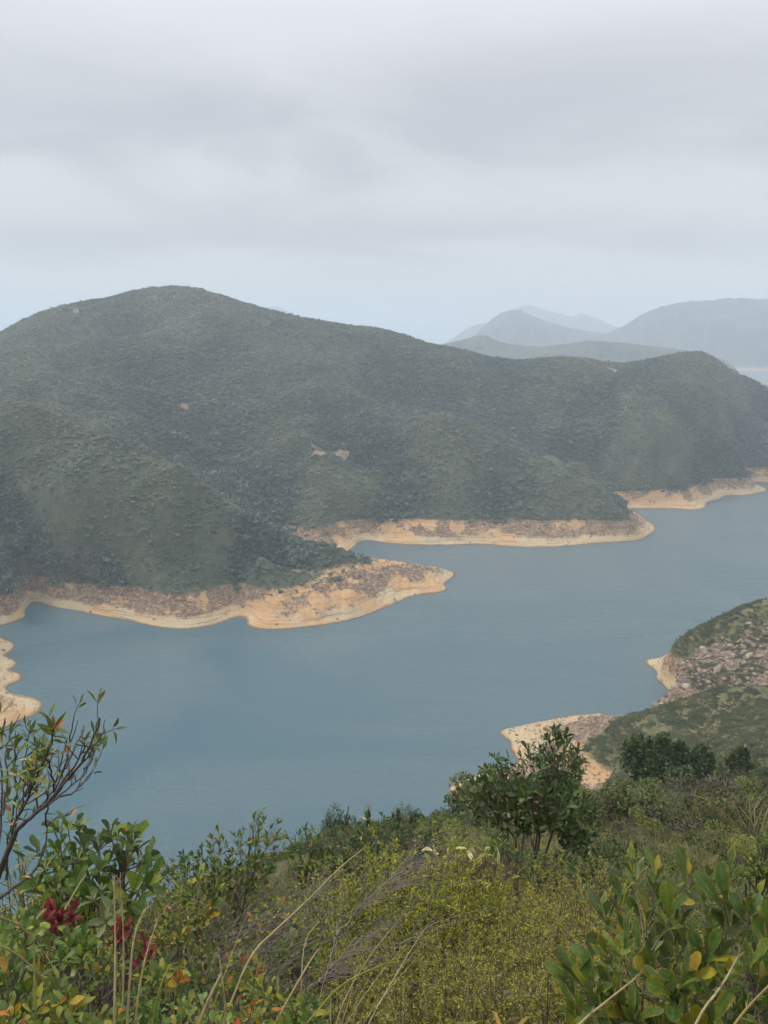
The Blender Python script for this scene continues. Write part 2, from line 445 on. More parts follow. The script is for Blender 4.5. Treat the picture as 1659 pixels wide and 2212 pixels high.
def bank_material(name, veg_stops, orange=0.5, veg_scale=0.06, band=(3.0, 5.2)):
    m, t, b, o = newmat(name)
    g = N(t, 'ShaderNodeNewGeometry'); pos = g.outputs['Position']
    s = N(t, 'ShaderNodeSeparateXYZ'); L(t, pos, s.inputs[0]); z = s.outputs[2]
    nA = noise(t, pos, 0.11, 4, 0.6)
    nB = noise(t, pos, 0.55, 3, 0.6)
    nC = noise(t, pos, 2.4, 3, 0.65)
    nO = noise(t, pos, 0.045, 4, 0.55, None, 0.6)
    lay = noise(t, pos, 1.0, 3, 0.6, (0.03, 0.03, 1.9))          # water levels left on the bank
    # stones of the upper bank: grey brown with pale blocks
    vor = N(t, 'ShaderNodeTexVoronoi'); vor.inputs['Scale'].default_value = 0.8
    L(t, pos, vor.inputs['Vector'])
    vsp = N(t, 'ShaderNodeSeparateXYZ'); L(t, vor.outputs['Color'], vsp.inputs[0])
    stone = rampn(t, M(t, 'ADD', M(t, 'MULTIPLY', vsp.outputs[0], 0.45), M(t, 'MULTIPLY', nB, 0.6)),
                  [(0.2, (0.095, 0.055, 0.032)), (0.5, (0.20, 0.125, 0.075)), (0.72, (0.32, 0.22, 0.135)), (0.95, (0.54, 0.42, 0.27))])
    pale = rampn(t, M(t, 'ADD', M(t, 'MULTIPLY', lay, 0.55), M(t, 'MULTIPLY', nC, 0.45)),
                 [(0.3, (0.32, 0.225, 0.125)), (0.5, (0.53, 0.405, 0.24)), (0.7, (0.63, 0.505, 0.33))])
    soil = rampn(t, M(t, 'ADD', M(t, 'MULTIPLY', nC, 0.5), M(t, 'MULTIPLY', lay, 0.5)),
                 [(0.3, (0.43, 0.235, 0.105)), (0.55, (0.61, 0.365, 0.17)), (0.75, (0.69, 0.475, 0.25))])
    zz = M(t, 'ADD', z, M(t, 'MULTIPLY', M(t, 'SUBTRACT', nA, 0.5), 7.0))
    zz = M(t, 'ADD', zz, M(t, 'MULTIPLY', M(t, 'SUBTRACT', nB, 0.5), 3.0))
    up = smooth(t, zz, *band)
    rock = mixc(t, up, pale, stone)
    so = N(t, 'ShaderNodeAttribute', attribute_name='soil')
    om = smooth(t, M(t, 'ADD', M(t, 'ADD', nO, M(t, 'MULTIPLY', so.outputs['Fac'], 0.36)), M(t, 'MULTIPLY', M(t, 'SUBTRACT', nB, 0.5), 0.45)), orange-0.02, orange+0.09)
    streak = noise(t, pos, 1.0, 3, 0.6, (0.5, 0.5, 0.06))
    rock = mixc(t, M(t, 'MULTIPLY', om, M(t, 'MULTIPLY_ADD', streak, 0.8, 0.5), None, True), rock, soil)
    rock = mixc(t, M(t, 'MULTIPLY', smooth(t, lay, 0.52, 0.66), 0.45), rock, mixc(t, 0.5, pale, stone))
    rock = mixc(t, M(t, 'MULTIPLY', smooth(t, lay, 0.46, 0.36), 0.45), rock, (0.115, 0.075, 0.05))
    wet = smooth(t, M(t, 'ADD', z, M(t, 'MULTIPLY', M(t, 'SUBTRACT', nB, 0.5), 0.5)), 0.15, 0.75)
    rock = mixc(t, wet, (0.17, 0.115, 0.065), rock)
    nv = noise(t, pos, veg_scale, 6, 0.62)
    nv2 = noise(t, pos, 0.9, 4, 0.6)
    veg = rampn(t, M(t, 'ADD', M(t, 'MULTIPLY', nv, 0.6), M(t, 'MULTIPLY', nv2, 0.4)), veg_stops)
    zv = M(t, 'ADD', z, M(t, 'MULTIPLY', M(t, 'SUBTRACT', nB, 0.5), 3.0))
    vm_ = smooth(t, zv, ZV-0.9, ZV+0.5)
    at = N(t, 'ShaderNodeAttribute', attribute_name='scar')
    scar = mixc(t, 0.75, mixc(t, nC, (0.20, 0.15, 0.12), (0.42, 0.34, 0.27)), stone)
    veg = mixc(t, smooth(t, at.outputs['Fac'], 0.45, 0.75), veg, scar)
    hu = N(t, 'ShaderNodeAttribute', attribute_name='humus_shade')
    veg = mixc(t, hu.outputs['Fac'], veg, mixc(t, nC, (0.028, 0.022, 0.014), (0.075, 0.058, 0.035)))  # dark humus near the camera; shadow gaps under shrubs put into the colour
    L(t, mixc(t, vm_, rock, veg), b.inputs['Base Color'])
    b.inputs['Roughness'].default_value = 0.9
    b.inputs['Specular IOR Level'].default_value = 0.25
    hh = M(t, 'ADD', M(t, 'MULTIPLY', vor.outputs['Distance'], 0.5), M(t, 'ADD', nC, M(t, 'MULTIPLY', lay, 0.8)))
    bump(t, b, hh, 0.7, 0.5)
    return m
mat_far = bank_material('far_bank_and_scrub', [(0.36, (0.034, 0.050, 0.026)), (0.5, (0.064, 0.080, 0.044)), (0.64, (0.125, 0.118, 0.068))], 0.565)
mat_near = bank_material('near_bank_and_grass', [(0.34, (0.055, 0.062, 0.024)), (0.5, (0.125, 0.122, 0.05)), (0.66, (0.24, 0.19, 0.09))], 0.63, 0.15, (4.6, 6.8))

# ------------------------------------------------------------------ terrain sheets
azs = np.radians(np.arange(-36, 36.001, 0.115))
ds = [228.0]
while ds[-1] < 1500:
    d = ds[-1]; ds.append(d*(1.0029 if d < 640 else 1.0055))
V, F = polar(azs, np.array(ds), heightA)
V, F = prune(V, F)
me = mesh_np('far_hillside', V, F, [mat_far], True, None, {'scar': patchmask(V[:, 0], V[:, 1])*(V[:, 2] > ZV+1), 'soil': soilmask(V[:, 0], V[:, 1])})
link('far_hillside', me, kind='structure')

azs = np.radians(np.r_[-180:-44:3.0, -44:-36:0.6, -36:36.001:0.14, 36.6:44:0.6, 46:180.1:3.0])
ds = [0.25]
while ds[-1] < 450:
    d = ds[-1]; ds.append(d*(1.035 if d < 8 else 1.012 if d < 195 else 1.0045 if d < 360 else 1.02))
V, F = polar(azs, np.array(ds), heightC)
V, F = prune(V, F)
rr = np.hypot(V[:, 0], V[:, 1]); sc_ = np.zeros(len(V))
for x, y, d, r in [(1500,1592,238,3.2),(1470,1597,236,2.5),(1440,1601,234,2.2),(1540,1585,240,2)]:
    p = P(x, y, d); sc_ = np.maximum(sc_, np.clip(1.25-np.hypot(V[:, 0]-p[0], V[:, 1]-p[1])/r + 0.8*fbm(V[:, 0], V[:, 1], 2.5, 3, 7), 0, 1))
# boulder field on the spur to the right
sp = P(1570,1440,316)
bf = np.clip(1.6-np.hypot((V[:, 0]-sp[0])/42, (V[:, 1]-sp[1])/20)+1.1*fbm(V[:, 0], V[:, 1], 14, 3, 71), 0, 1)*(rr > 288)
sc_ = np.maximum(sc_, bf)
me = mesh_np('near_hillside', V, F, [mat_near], True, None, {'scar': sc_, 'soil': soilmask(V[:, 0], V[:, 1]), 'humus_shade': np.clip((26-rr)/16, 0, 1)})
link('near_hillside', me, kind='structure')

# ------------------------------------------------------------------ water
m, t, b, o = newmat('reservoir_water')
g = N(t, 'ShaderNodeNewGeometry'); pos = g.outputs['Position']
w1 = noise(t, pos, 0.32, 3, 0.6, (0.7, 1.25, 1), 0.3)
w2 = noise(t, pos, 1.1, 3, 0.6, (0.7, 1.3, 1), 0.2)
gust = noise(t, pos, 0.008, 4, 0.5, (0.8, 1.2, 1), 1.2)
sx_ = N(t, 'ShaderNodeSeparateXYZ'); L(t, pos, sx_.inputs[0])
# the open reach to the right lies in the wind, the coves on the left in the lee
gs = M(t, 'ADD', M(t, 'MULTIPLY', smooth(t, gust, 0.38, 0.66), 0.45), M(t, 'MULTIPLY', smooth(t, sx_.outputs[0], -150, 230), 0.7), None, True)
L(t, mixc(t, gs, (0.050, 0.114, 0.142), (0.130, 0.182, 0.198)), b.inputs['Base Color'])  # dark hill reflections and pale sky sheen painted into the base colour
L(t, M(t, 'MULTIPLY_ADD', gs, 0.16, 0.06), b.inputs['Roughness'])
b.inputs['IOR'].default_value = 1.333
w3 = M(t, 'MULTIPLY', noise(t, pos, 0.14, 2, 0.5, (0.8, 1.2, 1), 0.5), 0.45)
bump(t, b, M(t, 'MULTIPLY', M(t, 'ADD', M(t, 'ADD', M(t, 'MULTIPLY', w1, 0.6), M(t, 'MULTIPLY', w2, 0.35)), w3), M(t, 'MULTIPLY_ADD', gs, 1.1, 0.25)), 1.0, 1.5)
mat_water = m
an = np.linspace(0, 2*np.pi, 97)[:-1]
rad = np.array([0, 400, 1500, 5000, 14000.0])
V = [(0, 0, 0)]
for r in rad[1:]:
    V += [(r*math.sin(a), r*math.cos(a), 0) for a in an]
F = []
for i in range(96):
    j = (i+1) % 96
    for k in range(3):
        a0 = 1+k*96; a1 = a0+96
        F.append((a0+i, a1+i, a1+j, a0+j))
tri = [(0, 1+i, 1+(i+1) % 96) for i in range(96)]
me = bpy.data.meshes.new('water'); me.from_pydata(V, [], [f[::-1] for f in F] + [f[::-1] for f in tri]); me.materials.append(mat_water)
me.update(); link('water', me, kind='structure')

# ------------------------------------------------------------------ distant hills beyond the reservoir
mat_dist = bank_material('distant_scrub', [(0.40, (0.012, 0.024, 0.016)), (0.5, (0.032, 0.046, 0.028)), (0.60, (0.085, 0.085, 0.055))], 0.62, 0.012)
def distant(name, sky_pts, d, front, back, seed, rough=1.0):
    xs = np.array([p[0] for p in sky_pts], float); ys = np.array([p[1] for p in sky_pts], float)
    aa, tt = ray(xs, ys); zr = H - d*tt
    a = np.linspace(aa[0], aa[-1], 260)
    D = np.concatenate([np.linspace(d-front, d, 70), np.linspace(d, d+back, 24)[1:]])
    def hf(AZ, DD):
        zt = np.interp(AZ, aa, zr)
        q = np.where(DD < d, (DD-(d-front))/front, 1-(DD-d)/back)
        q = np.clip(q, 0, 1)
        x = DD*np.sin(AZ); y = DD*np.cos(AZ)
        n = fbm(x, y, front*0.42, 5, seed)
        prof = q**0.85*(1+0.0*q)
        n = n - 1.1*np.abs(fbm(AZ*d/(front*0.30), DD/(front*0.45) + AZ*d/(front*0.9), 1.0, 4, seed+4)) + 0.15
        sh = prof*zt + rough*n*np.sin(np.pi*np.clip(q, 0, 1))*np.maximum(zt, 20)*0.75
        return np.where(q > 0.985, zt, np.minimum(sh, zt*(0.30+0.70*q))) - 3*(q < 0.02) + 0.02*zt*fbm(x, y, front*0.03, 3, seed+9)
    V, F = polar(a, D, hf)
    me = mesh_np(name, V, F, [mat_dist], True, None, {'scar': np.zeros(len(V))})
    link(name, me, kind='structure')
distant('distant_hill', [(1000,790),(1080,762),(1150,752),(1210,742),(1260,733),(1310,720),(1345,706),(1370,690),(1400,672),(1430,662),(1470,653),(1540,649),(1560,645),(1610,644),(1660,646),(1720,660),(1800,690),(1900,760)], 3950, 540, 600, 101, 1.7)
distant('distant_ridge', [(900,775),(945,752),(960,742),(995,735),(1030,725),(1050,724),(1075,737),(1110,745),(1160,750),(1230,742),(1270,736),(1310,738),(1360,742),(1420,748),(1500,760),(1560,776),(1585,792),(1600,808)], 2350, 380, 500, 111, 0.7)
distant('distant_peak', [(1010,745),(1025,725),(1040,709),(1065,688),(1085,675),(1105,669),(1125,671),(1150,683),(1190,697),(1230,709),(1270,714),(1310,722),(1380,745)], 4000, 700, 900, 121)
distant('distant_headland', [(960,742),(985,727),(1005,712),(1025,703),(1050,697),(1090,706),(1150,725)], 5600, 500, 700, 131, 0.6)
distant('distant_mountain', [(1040,720),(1080,690),(1105,672),(1125,662),(1145,660),(1170,668),(1205,676),(1235,685),(1255,676),(1290,688),(1320,703),(1360,712),(1420,735)], 6500, 1000, 1200, 141)
distant('distant_summit', [(520,705),(560,672),(585,662),(600,662),(640,680),(720,715)], 6500, 900, 900, 151, 0.6)

# ------------------------------------------------------------------ haze
hz = bpy.data.meshes.new('haze')
B0, B1 = -16.0, 366.0
X0 = 14300.0
V = [(x, y, z) for z in (B0, B1) for y in (-X0, X0) for x in (-X0, X0)]
hz.from_pydata(V, [], [(0,2,3,1),(4,5,7,6),(0,1,5,4),(2,6,7,3),(0,4,6,2),(1,3,7,5)])
m = bpy.data.materials.new('haze_air'); m.use_nodes = True
t = m.node_tree; t.nodes.clear()
o = N(t, 'ShaderNodeOutputMaterial'); v = N(t, 'ShaderNodeVolumePrincipled')
v.inputs['Color'].default_value = (0.825, 0.915, 1.0, 1)
v.inputs['Density'].default_value = 0.00032
v.inputs['Anisotropy'].default_value = 0.0
L(t, v.outputs[0], o.inputs['Volume'])
hz.materials.append(m); hz.update()
link('haze', hz, kind='stuff')
# ------------------------------------------------------------------ plant materials
def leafmat(name, stops, margin=None, marg_w=(0.55, 1.0), rough=0.42, trans=0.16, under=(0.16, 0.20, 0.12), under_f=0.55, spec=0.28):
    m = bpy.data.materials.new(name); m.use_nodes = True
    t = m.node_tree; t.nodes.clear()
    o = N(t, 'ShaderNodeOutputMaterial'); b = N(t, 'ShaderNodeBsdfPrincipled')
    oi = N(t, 'ShaderNodeObjectInfo'); g = N(t, 'ShaderNodeNewGeometry')
    rnd = M(t, 'FRACT', M(t, 'ADD', oi.outputs['Random'], g.outputs['Random Per Island']))
    col = rampn(t, rnd, stops)
    fine = noise(t, g.outputs['Position'], 60, 2, 0.6)
    if margin is not None:
        at = N(t, 'ShaderNodeAttribute', attribute_name='edge')
        r2 = M(t, 'FRACT', M(t, 'MULTIPLY', rnd, 7.31))
        mf = M(t, 'MULTIPLY', smooth(t, M(t, 'ADD', at.outputs['Fac'], M(t, 'MULTIPLY', M(t, 'SUBTRACT', fine, 0.5), 0.35)), *marg_w), M(t, 'MULTIPLY_ADD', r2, 0.75, 0.15))
        col = mixc(t, mf, col, margin)
    ed = N(t, 'ShaderNodeAttribute', attribute_name='edge')
    rib = M(t, 'MULTIPLY', smooth(t, ed.outputs['Fac'], 0.22, 0.0), 0.30)
    col = mixc(t, rib, col, mixc(t, 0.5, col, (0.30, 0.32, 0.14)))
    blot = noise(t, g.outputs['Position'], 170, 3, 0.6)
    col = mixc(t, M(t, 'MULTIPLY', smooth(t, blot, 0.63, 0.74), 0.5), col, (0.13, 0.09, 0.04))
    col = mixc(t, M(t, 'MULTIPLY', g.outputs['Backfacing'], under_f), col, under)
    hv = N(t, 'ShaderNodeHueSaturation')
    L(t, col, hv.inputs['Color']); L(t, M(t, 'MULTIPLY_ADD', fine, 1.1, 0.45), hv.inputs['Value'])
    col = hv.outputs[0]
    L(t, col, b.inputs['Base Color']); b.inputs['Roughness'].default_value = rough+0.06; hv.inputs['Saturation'].default_value = 1.03
    b.inputs['Specular IOR Level'].default_value = spec
    tr = N(t, 'ShaderNodeBsdfTranslucent'); L(t, col, tr.inputs[0])
    mxs = N(t, 'ShaderNodeMixShader'); mxs.inputs[0].default_value = trans
    L(t, b.outputs[0], mxs.inputs[1]); L(t, tr.outputs[0], mxs.inputs[2]); L(t, mxs.outputs[0], o.inputs[0])
    return m
def barkmat(name, a, b_, scale=60):
    m, t, b, o = newmat(name)
    g = N(t, 'ShaderNodeNewGeometry')
    n = noise(t, g.outputs['Position'], scale, 4, 0.65)
    L(t, rampn(t, n, [(0.3, a), (0.7, b_)]), b.inputs['Base Color'])
    bump(t, b, n, 0.5, 0.004)
    return m
G1, G2, G3 = (0.034, 0.071, 0.026), (0.060, 0.121, 0.034), (0.121, 0.192, 0.043)
YG, OR = (0.230, 0.253, 0.040), (0.483, 0.196, 0.040)
m_big = leafmat('leaf_leathery', [(0.0, (0.052, 0.097, 0.022)), (0.5, (0.073, 0.125, 0.027)), (0.85, (0.129, 0.177, 0.029)), (0.97, (0.266, 0.230, 0.024)), (1.0, (0.30, 0.20, 0.035))], (0.345, 0.230, 0.040), (0.55, 1.05), 0.36, 0.2, (0.173, 0.213, 0.092))
m_left = leafmat('leaf_glossy', [(0.0, (0.055, 0.102, 0.020)), (0.6, (0.095, 0.156, 0.027)), (0.9, (0.173, 0.220, 0.032)), (0.975, (0.260, 0.270, 0.036)), (1.0, OR)], (0.277, 0.256, 0.041), (0.8, 1.1), 0.34)
m_lance = leafmat('leaf_narrow', [(0.0, (0.052, 0.092, 0.022)), (0.55, (0.112, 0.163, 0.029)), (0.9, (0.243, 0.241, 0.051)), (0.96, (0.421, 0.345, 0.132)), (1.0, (0.402, 0.092, 0.046))], None, rough=0.4)
m_red = leafmat('leaf_red', [(0.0, (0.165, 0.022, 0.031)), (0.6, (0.248, 0.035, 0.043)), (1.0, (0.299, 0.085, 0.054))], None, rough=0.4, under=(0.225, 0.073, 0.073))
m_mix = leafmat('leaf_mixed', [(0.0, (0.070, 0.106, 0.024)), (0.45, (0.121, 0.170, 0.031)), (0.78, (0.243, 0.241, 0.036)), (0.90, (0.350, 0.265, 0.029)), (0.97, OR), (1.0, (0.391, 0.069, 0.034))], (0.345, 0.230, 0.057), (0.85, 1.2), 0.42)
m_silver = leafmat('leaf_silvery', [(0.0, (0.110, 0.150, 0.058)), (1.0, (0.207, 0.240, 0.108))], None, rough=0.5, under=(0.477, 0.460, 0.248))
m_mid = leafmat('leaf_mid', [(0.0, (0.046, 0.081, 0.017)), (0.5, (0.084, 0.131, 0.022)), (0.86, (0.167, 0.190, 0.028)), (0.96, (0.272, 0.222, 0.030)), (1.0, (0.334, 0.148, 0.041))], None, rough=0.4)
m_dark = leafmat('leaf_dark', [(0.0, (0.029, 0.056, 0.016)), (0.6, (0.050, 0.087, 0.019)), (0.9, (0.081, 0.119, 0.023)), (0.97, (0.193, 0.137, 0.072)), (1.0, (0.501, 0.385, 0.197))], None, rough=0.36, under=(0.118, 0.163, 0.070))
m_yel = leafmat('leaf_yellow_green', [(0.0, (0.173, 0.213, 0.025)), (0.7, (0.239, 0.241, 0.029)), (1.0, (0.393, 0.310, 0.033))], None, rough=0.5)
m_heath = leafmat('needle_olive', [(0.0, (0.160, 0.176, 0.032)), (0.5, (0.270, 0.270, 0.048)), (0.85, (0.388, 0.351, 0.071)), (1.0, (0.455, 0.286, 0.068))], None, rough=0.6, under_f=0.1)
m_heathy = leafmat('needle_yellow', [(0.0, (0.216, 0.248, 0.025)), (0.6, (0.275, 0.289, 0.030)), (1.0, (0.424, 0.389, 0.050))], None, rough=0.6, under_f=0.1)
m_pale = leafmat('leaf_pale', [(0.0, (0.309, 0.310, 0.083)), (0.6, (0.449, 0.414, 0.149)), (1.0, (0.771, 0.632, 0.315))], None, rough=0.5, under=(0.701, 0.575, 0.298))
m_strap = leafmat('leaf_strap', [(0.0, (0.13, 0.15, 0.025)), (0.6, (0.22, 0.18, 0.035)), (1.0, (0.30, 0.16, 0.04))], (0.32, 0.14, 0.04), (0.6, 1.15), 0.45, under_f=0.0)
m_straw = leafmat('grass_straw', [(0.0, (0.248, 0.182, 0.074)), (0.6, (0.364, 0.282, 0.141)), (1.0, (0.455, 0.381, 0.232))], None, rough=0.6, under_f=0.0, trans=0.15)
m_blade = leafmat('grass_green', [(0.0, (0.156, 0.185, 0.020)), (0.6, (0.239, 0.241, 0.029)), (1.0, (0.421, 0.322, 0.058))], None, rough=0.5, under_f=0.0)
m_tuft = leafmat('grass_mixed', [(0.0, (0.085, 0.085, 0.026)), (0.5, (0.165, 0.135, 0.05)), (1.0, (0.30, 0.235, 0.11))], None, rough=0.65, under_f=0.0)
m_bark = barkmat('bark_dark', (0.035, 0.026, 0.022), (0.10, 0.08, 0.07))
m_barkg = barkmat('bark_grey', (0.085, 0.068, 0.054), (0.24, 0.20, 0.165))
m_twig = barkmat('twig_brown', (0.085, 0.06, 0.045), (0.20, 0.15, 0.115))
def scrubmat(name, stops, rough=0.52, spec=0.4):
    m = bpy.data.materials.new(name); m.use_nodes = True
    t = m.node_tree; t.nodes.clear()
    o = N(t, 'ShaderNodeOutputMaterial'); b = N(t, 'ShaderNodeBsdfPrincipled')
    oi = N(t, 'ShaderNodeObjectInfo'); g = N(t, 'ShaderNodeNewGeometry')
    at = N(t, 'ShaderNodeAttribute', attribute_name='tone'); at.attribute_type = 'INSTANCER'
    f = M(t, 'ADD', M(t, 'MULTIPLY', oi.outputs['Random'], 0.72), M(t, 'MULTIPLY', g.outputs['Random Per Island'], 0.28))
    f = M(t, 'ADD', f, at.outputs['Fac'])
    L(t, rampn(t, f, stops), b.inputs['Base Color'])
    b.inputs['Roughness'].default_value = rough; b.inputs['Specular IOR Level'].default_value = spec
    tr = N(t, 'ShaderNodeBsdfTranslucent'); L(t, rampn(t, f, stops), tr.inputs[0])
    mxs = N(t, 'ShaderNodeMixShader'); mxs.inputs[0].default_value = 0.15
    L(t, b.outputs[0], mxs.inputs[1]); L(t, tr.outputs[0], mxs.inputs[2]); L(t, mxs.outputs[0], o.inputs[0])
    return m
m_sdark = scrubmat('scrub_dark', [(0.0, (0.034, 0.057, 0.015)), (0.6, (0.062, 0.088, 0.020)), (1.0, (0.112, 0.128, 0.027))])
m_solive = scrubmat('scrub_olive', [(0.0, (0.056, 0.077, 0.014)), (0.6, (0.103, 0.121, 0.021)), (1.0, (0.181, 0.167, 0.031))])
m_syel = scrubmat('scrub_yellow', [(0.0, (0.054, 0.099, 0.014)), (0.5, (0.103, 0.152, 0.018)), (1.0, (0.227, 0.247, 0.024))])
m_sdry = scrubmat('scrub_dry', [(0.0, (0.055, 0.049, 0.024)), (0.6, (0.098, 0.085, 0.040)), (1.0, (0.162, 0.132, 0.064))])
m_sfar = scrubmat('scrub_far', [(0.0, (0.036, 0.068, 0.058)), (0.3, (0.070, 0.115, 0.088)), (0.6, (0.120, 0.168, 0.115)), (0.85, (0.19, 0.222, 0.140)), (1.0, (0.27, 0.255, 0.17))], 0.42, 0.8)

# ------------------------------------------------------------------ leaf and stem geometry
def leaf_template(kind='obovate', wr=0.36, curl=0.15, fold=0.25, hi=True, sway=0.0, twist=0.0):
    if kind == 'obovate': T = [0, .10, .32, .60, .84, .95, 1]; W = [.08, .16, .55, .95, .92, .55, 0]
    elif kind == 'oval':  T = [0, .10, .30, .55, .80, .93, 1]; W = [.08, .35, .85, 1.0, .66, .30, 0]
    else:                 T = [0, .08, .28, .50, .74, .90, 1]; W = [.08, .35, .85, 1.0, .66, .28, 0]
    if not hi: T = [T[0], T[3], T[6]]; W = [W[0], 1.0, 0]
    V, E, F = [], [], []
    h = wr*0.5
    for t_, w in zip(T[:-1], W[:-1]):
        zc_ = -curl*t_*t_ + 0.25*curl*t_
        for s in (-1, 0, 1):
            wob = 1 + 0.10*math.sin(t_*9 + s*2.1 + sway*40)
            y_ = s*w*h*wob; V.append((t_, y_ + sway*t_*t_, zc_ + abs(s)*w*h*fold + twist*t_*y_*2)); E.append(abs(s))
    V.append((1.0, sway, -0.75*curl)); E.append(1.0)
    for i in range(len(T)-2):
        a = 3*i
        F += [(a+1, a+4, a+5, a+2), (a, a+3, a+4, a+1)]
    a = 3*(len(T)-2); tip = len(V)-1
    F += [(a+1, tip, tip, a+2), (a, tip, tip, a+1)]
    V = np.array(V); V = V[:, [0, 1, 2]]
    return V, np.array(E), F
def tmpl_mesh(name, kind, wr, curl, fold, mat, hi=True, sway=0.0, twist=0.0):
    V, E, F = leaf_template(kind, wr, curl, fold, hi, sway, twist)
    me = bpy.data.meshes.new(name)
    me.from_pydata([tuple(v) for v in V], [], [tuple(dict.fromkeys(f)) for f in F])
    me.materials.append(mat)
    at = me.attributes.new('edge', 'FLOAT', 'POINT'); at.data.foreach_set('value', E.astype(np.float32))
    me.polygons.foreach_set('use_smooth', [True]*len(me.polygons)); me.update()
    return me
def unit(v):
    v = np.asarray(v, float)
    return v/(np.linalg.norm(v, axis=-1, keepdims=True)+1e-9)
def frames(a, n):
    """leaf frames from directions a and rough normals n"""
    a = unit(a); n = unit(n - (n*a).sum(-1, keepdims=True)*a); s = np.cross(n, a)
    return a, s, n
def joined_leaves(name, pos, a, n, size, kind, wr, mat, hi=False, curl=0.15, fold=0.25):
    V, E, F = leaf_template(kind, wr, curl, fold, hi)
    T = []
    for f in F:
        f = list(dict.fromkeys(f))
        T.append(f[:3])
        if len(f) == 4: T.append([f[0], f[2], f[3]])
    T = np.array(T)
    a, s, n = frames(np.asarray(a), np.asarray(n))
    size = np.asarray(size)[:, None, None]
    P_ = np.asarray(pos)[:, None, :] + size*(V[None, :, 0:1]*a[:, None] + V[None, :, 1:2]*s[:, None] + V[None, :, 2:3]*n[:, None])
    k = len(V)
    FF = (T[None] + (np.arange(len(P_))*k)[:, None, None]).reshape(-1, 3)
    return mesh_np(name, P_.reshape(-1, 3), FF, [mat], True, None, {'edge': np.tile(E, len(P_))})
class Tubes:
    def __init__(s): s.V = []; s.F = []; s.n = 0
    def add(s, pts, r0, r1, k=5):
        pts = np.asarray(pts, float); m_ = len(pts)
        tg = np.gradient(pts, axis=0); tg = unit(tg)
        ref = np.array([0.31, 0.17, 0.93]) if abs(tg[0][2]) < 0.9 else np.array([1.0, 0.1, 0.2])
        u = unit(np.cross(tg, ref)); v = np.cross(tg, u)
        rr_ = (np.linspace(r0, r1, m_) if np.ndim(r0) == 0 else np.asarray(r0))[:, None, None]
        an_ = np.linspace(0, 2*np.pi, k, endpoint=False)
        ring = pts[:, None] + rr_*(np.cos(an_)[None, :, None]*u[:, None] + np.sin(an_)[None, :, None]*v[:, None])
        i = np.arange(m_*k).reshape(m_, k) + s.n
        j = np.roll(i, -1, 1)
        s.V.append(ring.reshape(-1, 3)); s.F.append(np.stack([i[:-1], j[:-1], j[1:], i[1:]], -1).reshape(-1, 4)); s.n += m_*k
    def mesh(s, name, mat, off=(0, 0, 0)):
        return mesh_np(name, np.concatenate(s.V)-np.asarray(off), np.concatenate(s.F), [mat], True)
def bez(p0, p1, p2, n=6):
    t_ = np.linspace(0, 1, n)[:, None]
    return (1-t_)**2*p0 + 2*t_*(1-t_)*p1 + t_*t_*p2
def smooth_line(pts, n=16):
    pts = np.asarray(pts, float)
    for _ in range(2):
        q = 0.75*pts[:-1]+0.25*pts[1:]; r_ = 0.25*pts[:-1]+0.75*pts[1:]
        pts = np.concatenate([pts[:1], np.stack([q, r_], 1).reshape(-1, pts.shape[1]), pts[-1:]])
    return pts
def inpoly(x, y, poly):
    c = False
    for (x0, y0), (x1, y1) in zip(poly, poly[1:]+poly[:1]):
        if (y0 > y) != (y1 > y) and x < (x1-x0)*(y-y0)/(y1-y0)+x0: c = not c
    return c
def empty(name, loc, label, cat, group=None):
    o = bpy.data.objects.new(name, None); COL.objects.link(o); o.location = loc
    o.empty_display_size = 0.1
    o['label'] = label; o['category'] = cat
    if group: o['group'] = group
    return o
_leafcache = {}
def leaf_variants(mat, kind, wr, hi=True):
    key = (mat.name, kind, wr)
    if key not in _leafcache:
        _leafcache[key] = [tmpl_mesh('leaf', kind, wr*q, c, f, mat, hi, sw, tw) for c, f, sw, tw, q in ((0.05, 0.40, 0.03, 0.1, 1.0), (0.20, 0.25, -0.06, -0.3, 1.1), (0.42, 0.18, 0.05, 0.35, 0.9), (-0.12, 0.5, -0.03, 0.2, 0.85), (0.10, 0.7, 0.08, -0.5, 1.0), (0.6, 0.3, -0.08, 0.4, 0.75), (0.28, 0.1, 0.0, -0.15, 1.2))]
    return _leafcache[key]
def leaves_out(root, base, pos, a, n, size, kind, wr, mat, cap=300, part='leaf', hi_rest=False):
    """the leaves that show largest become parts, the others one joined part"""
    pos = np.asarray(pos); a = np.asarray(a); n = np.asarray(n); size = np.asarray(size)
    order = np.argsort(-size/np.linalg.norm(pos-np.array([0, 0, H]), axis=1))
    one, rest = order[:cap], order[cap:]
    A_, S_, N_ = frames(a, n)
    vs = leaf_variants(mat, kind, wr)
    for i in one:
        o = bpy.data.objects.new(part, vs[rng.integers(len(vs))]); COL.objects.link(o); o.parent = root
        k = size[i]; p = pos[i]-base
        o.matrix_basis = Matrix(((A_[i][0]*k, S_[i][0]*k, N_[i][0]*k, p[0]), (A_[i][1]*k, S_[i][1]*k, N_[i][1]*k, p[1]), (A_[i][2]*k, S_[i][2]*k, N_[i][2]*k, p[2]), (0, 0, 0, 1)))
    if len(rest):
        me_ = joined_leaves('foliage', pos[rest]-base, a[rest], n[rest], size[rest], kind, wr, mat, hi_rest)
        link('foliage', me_, root, kind='stuff')
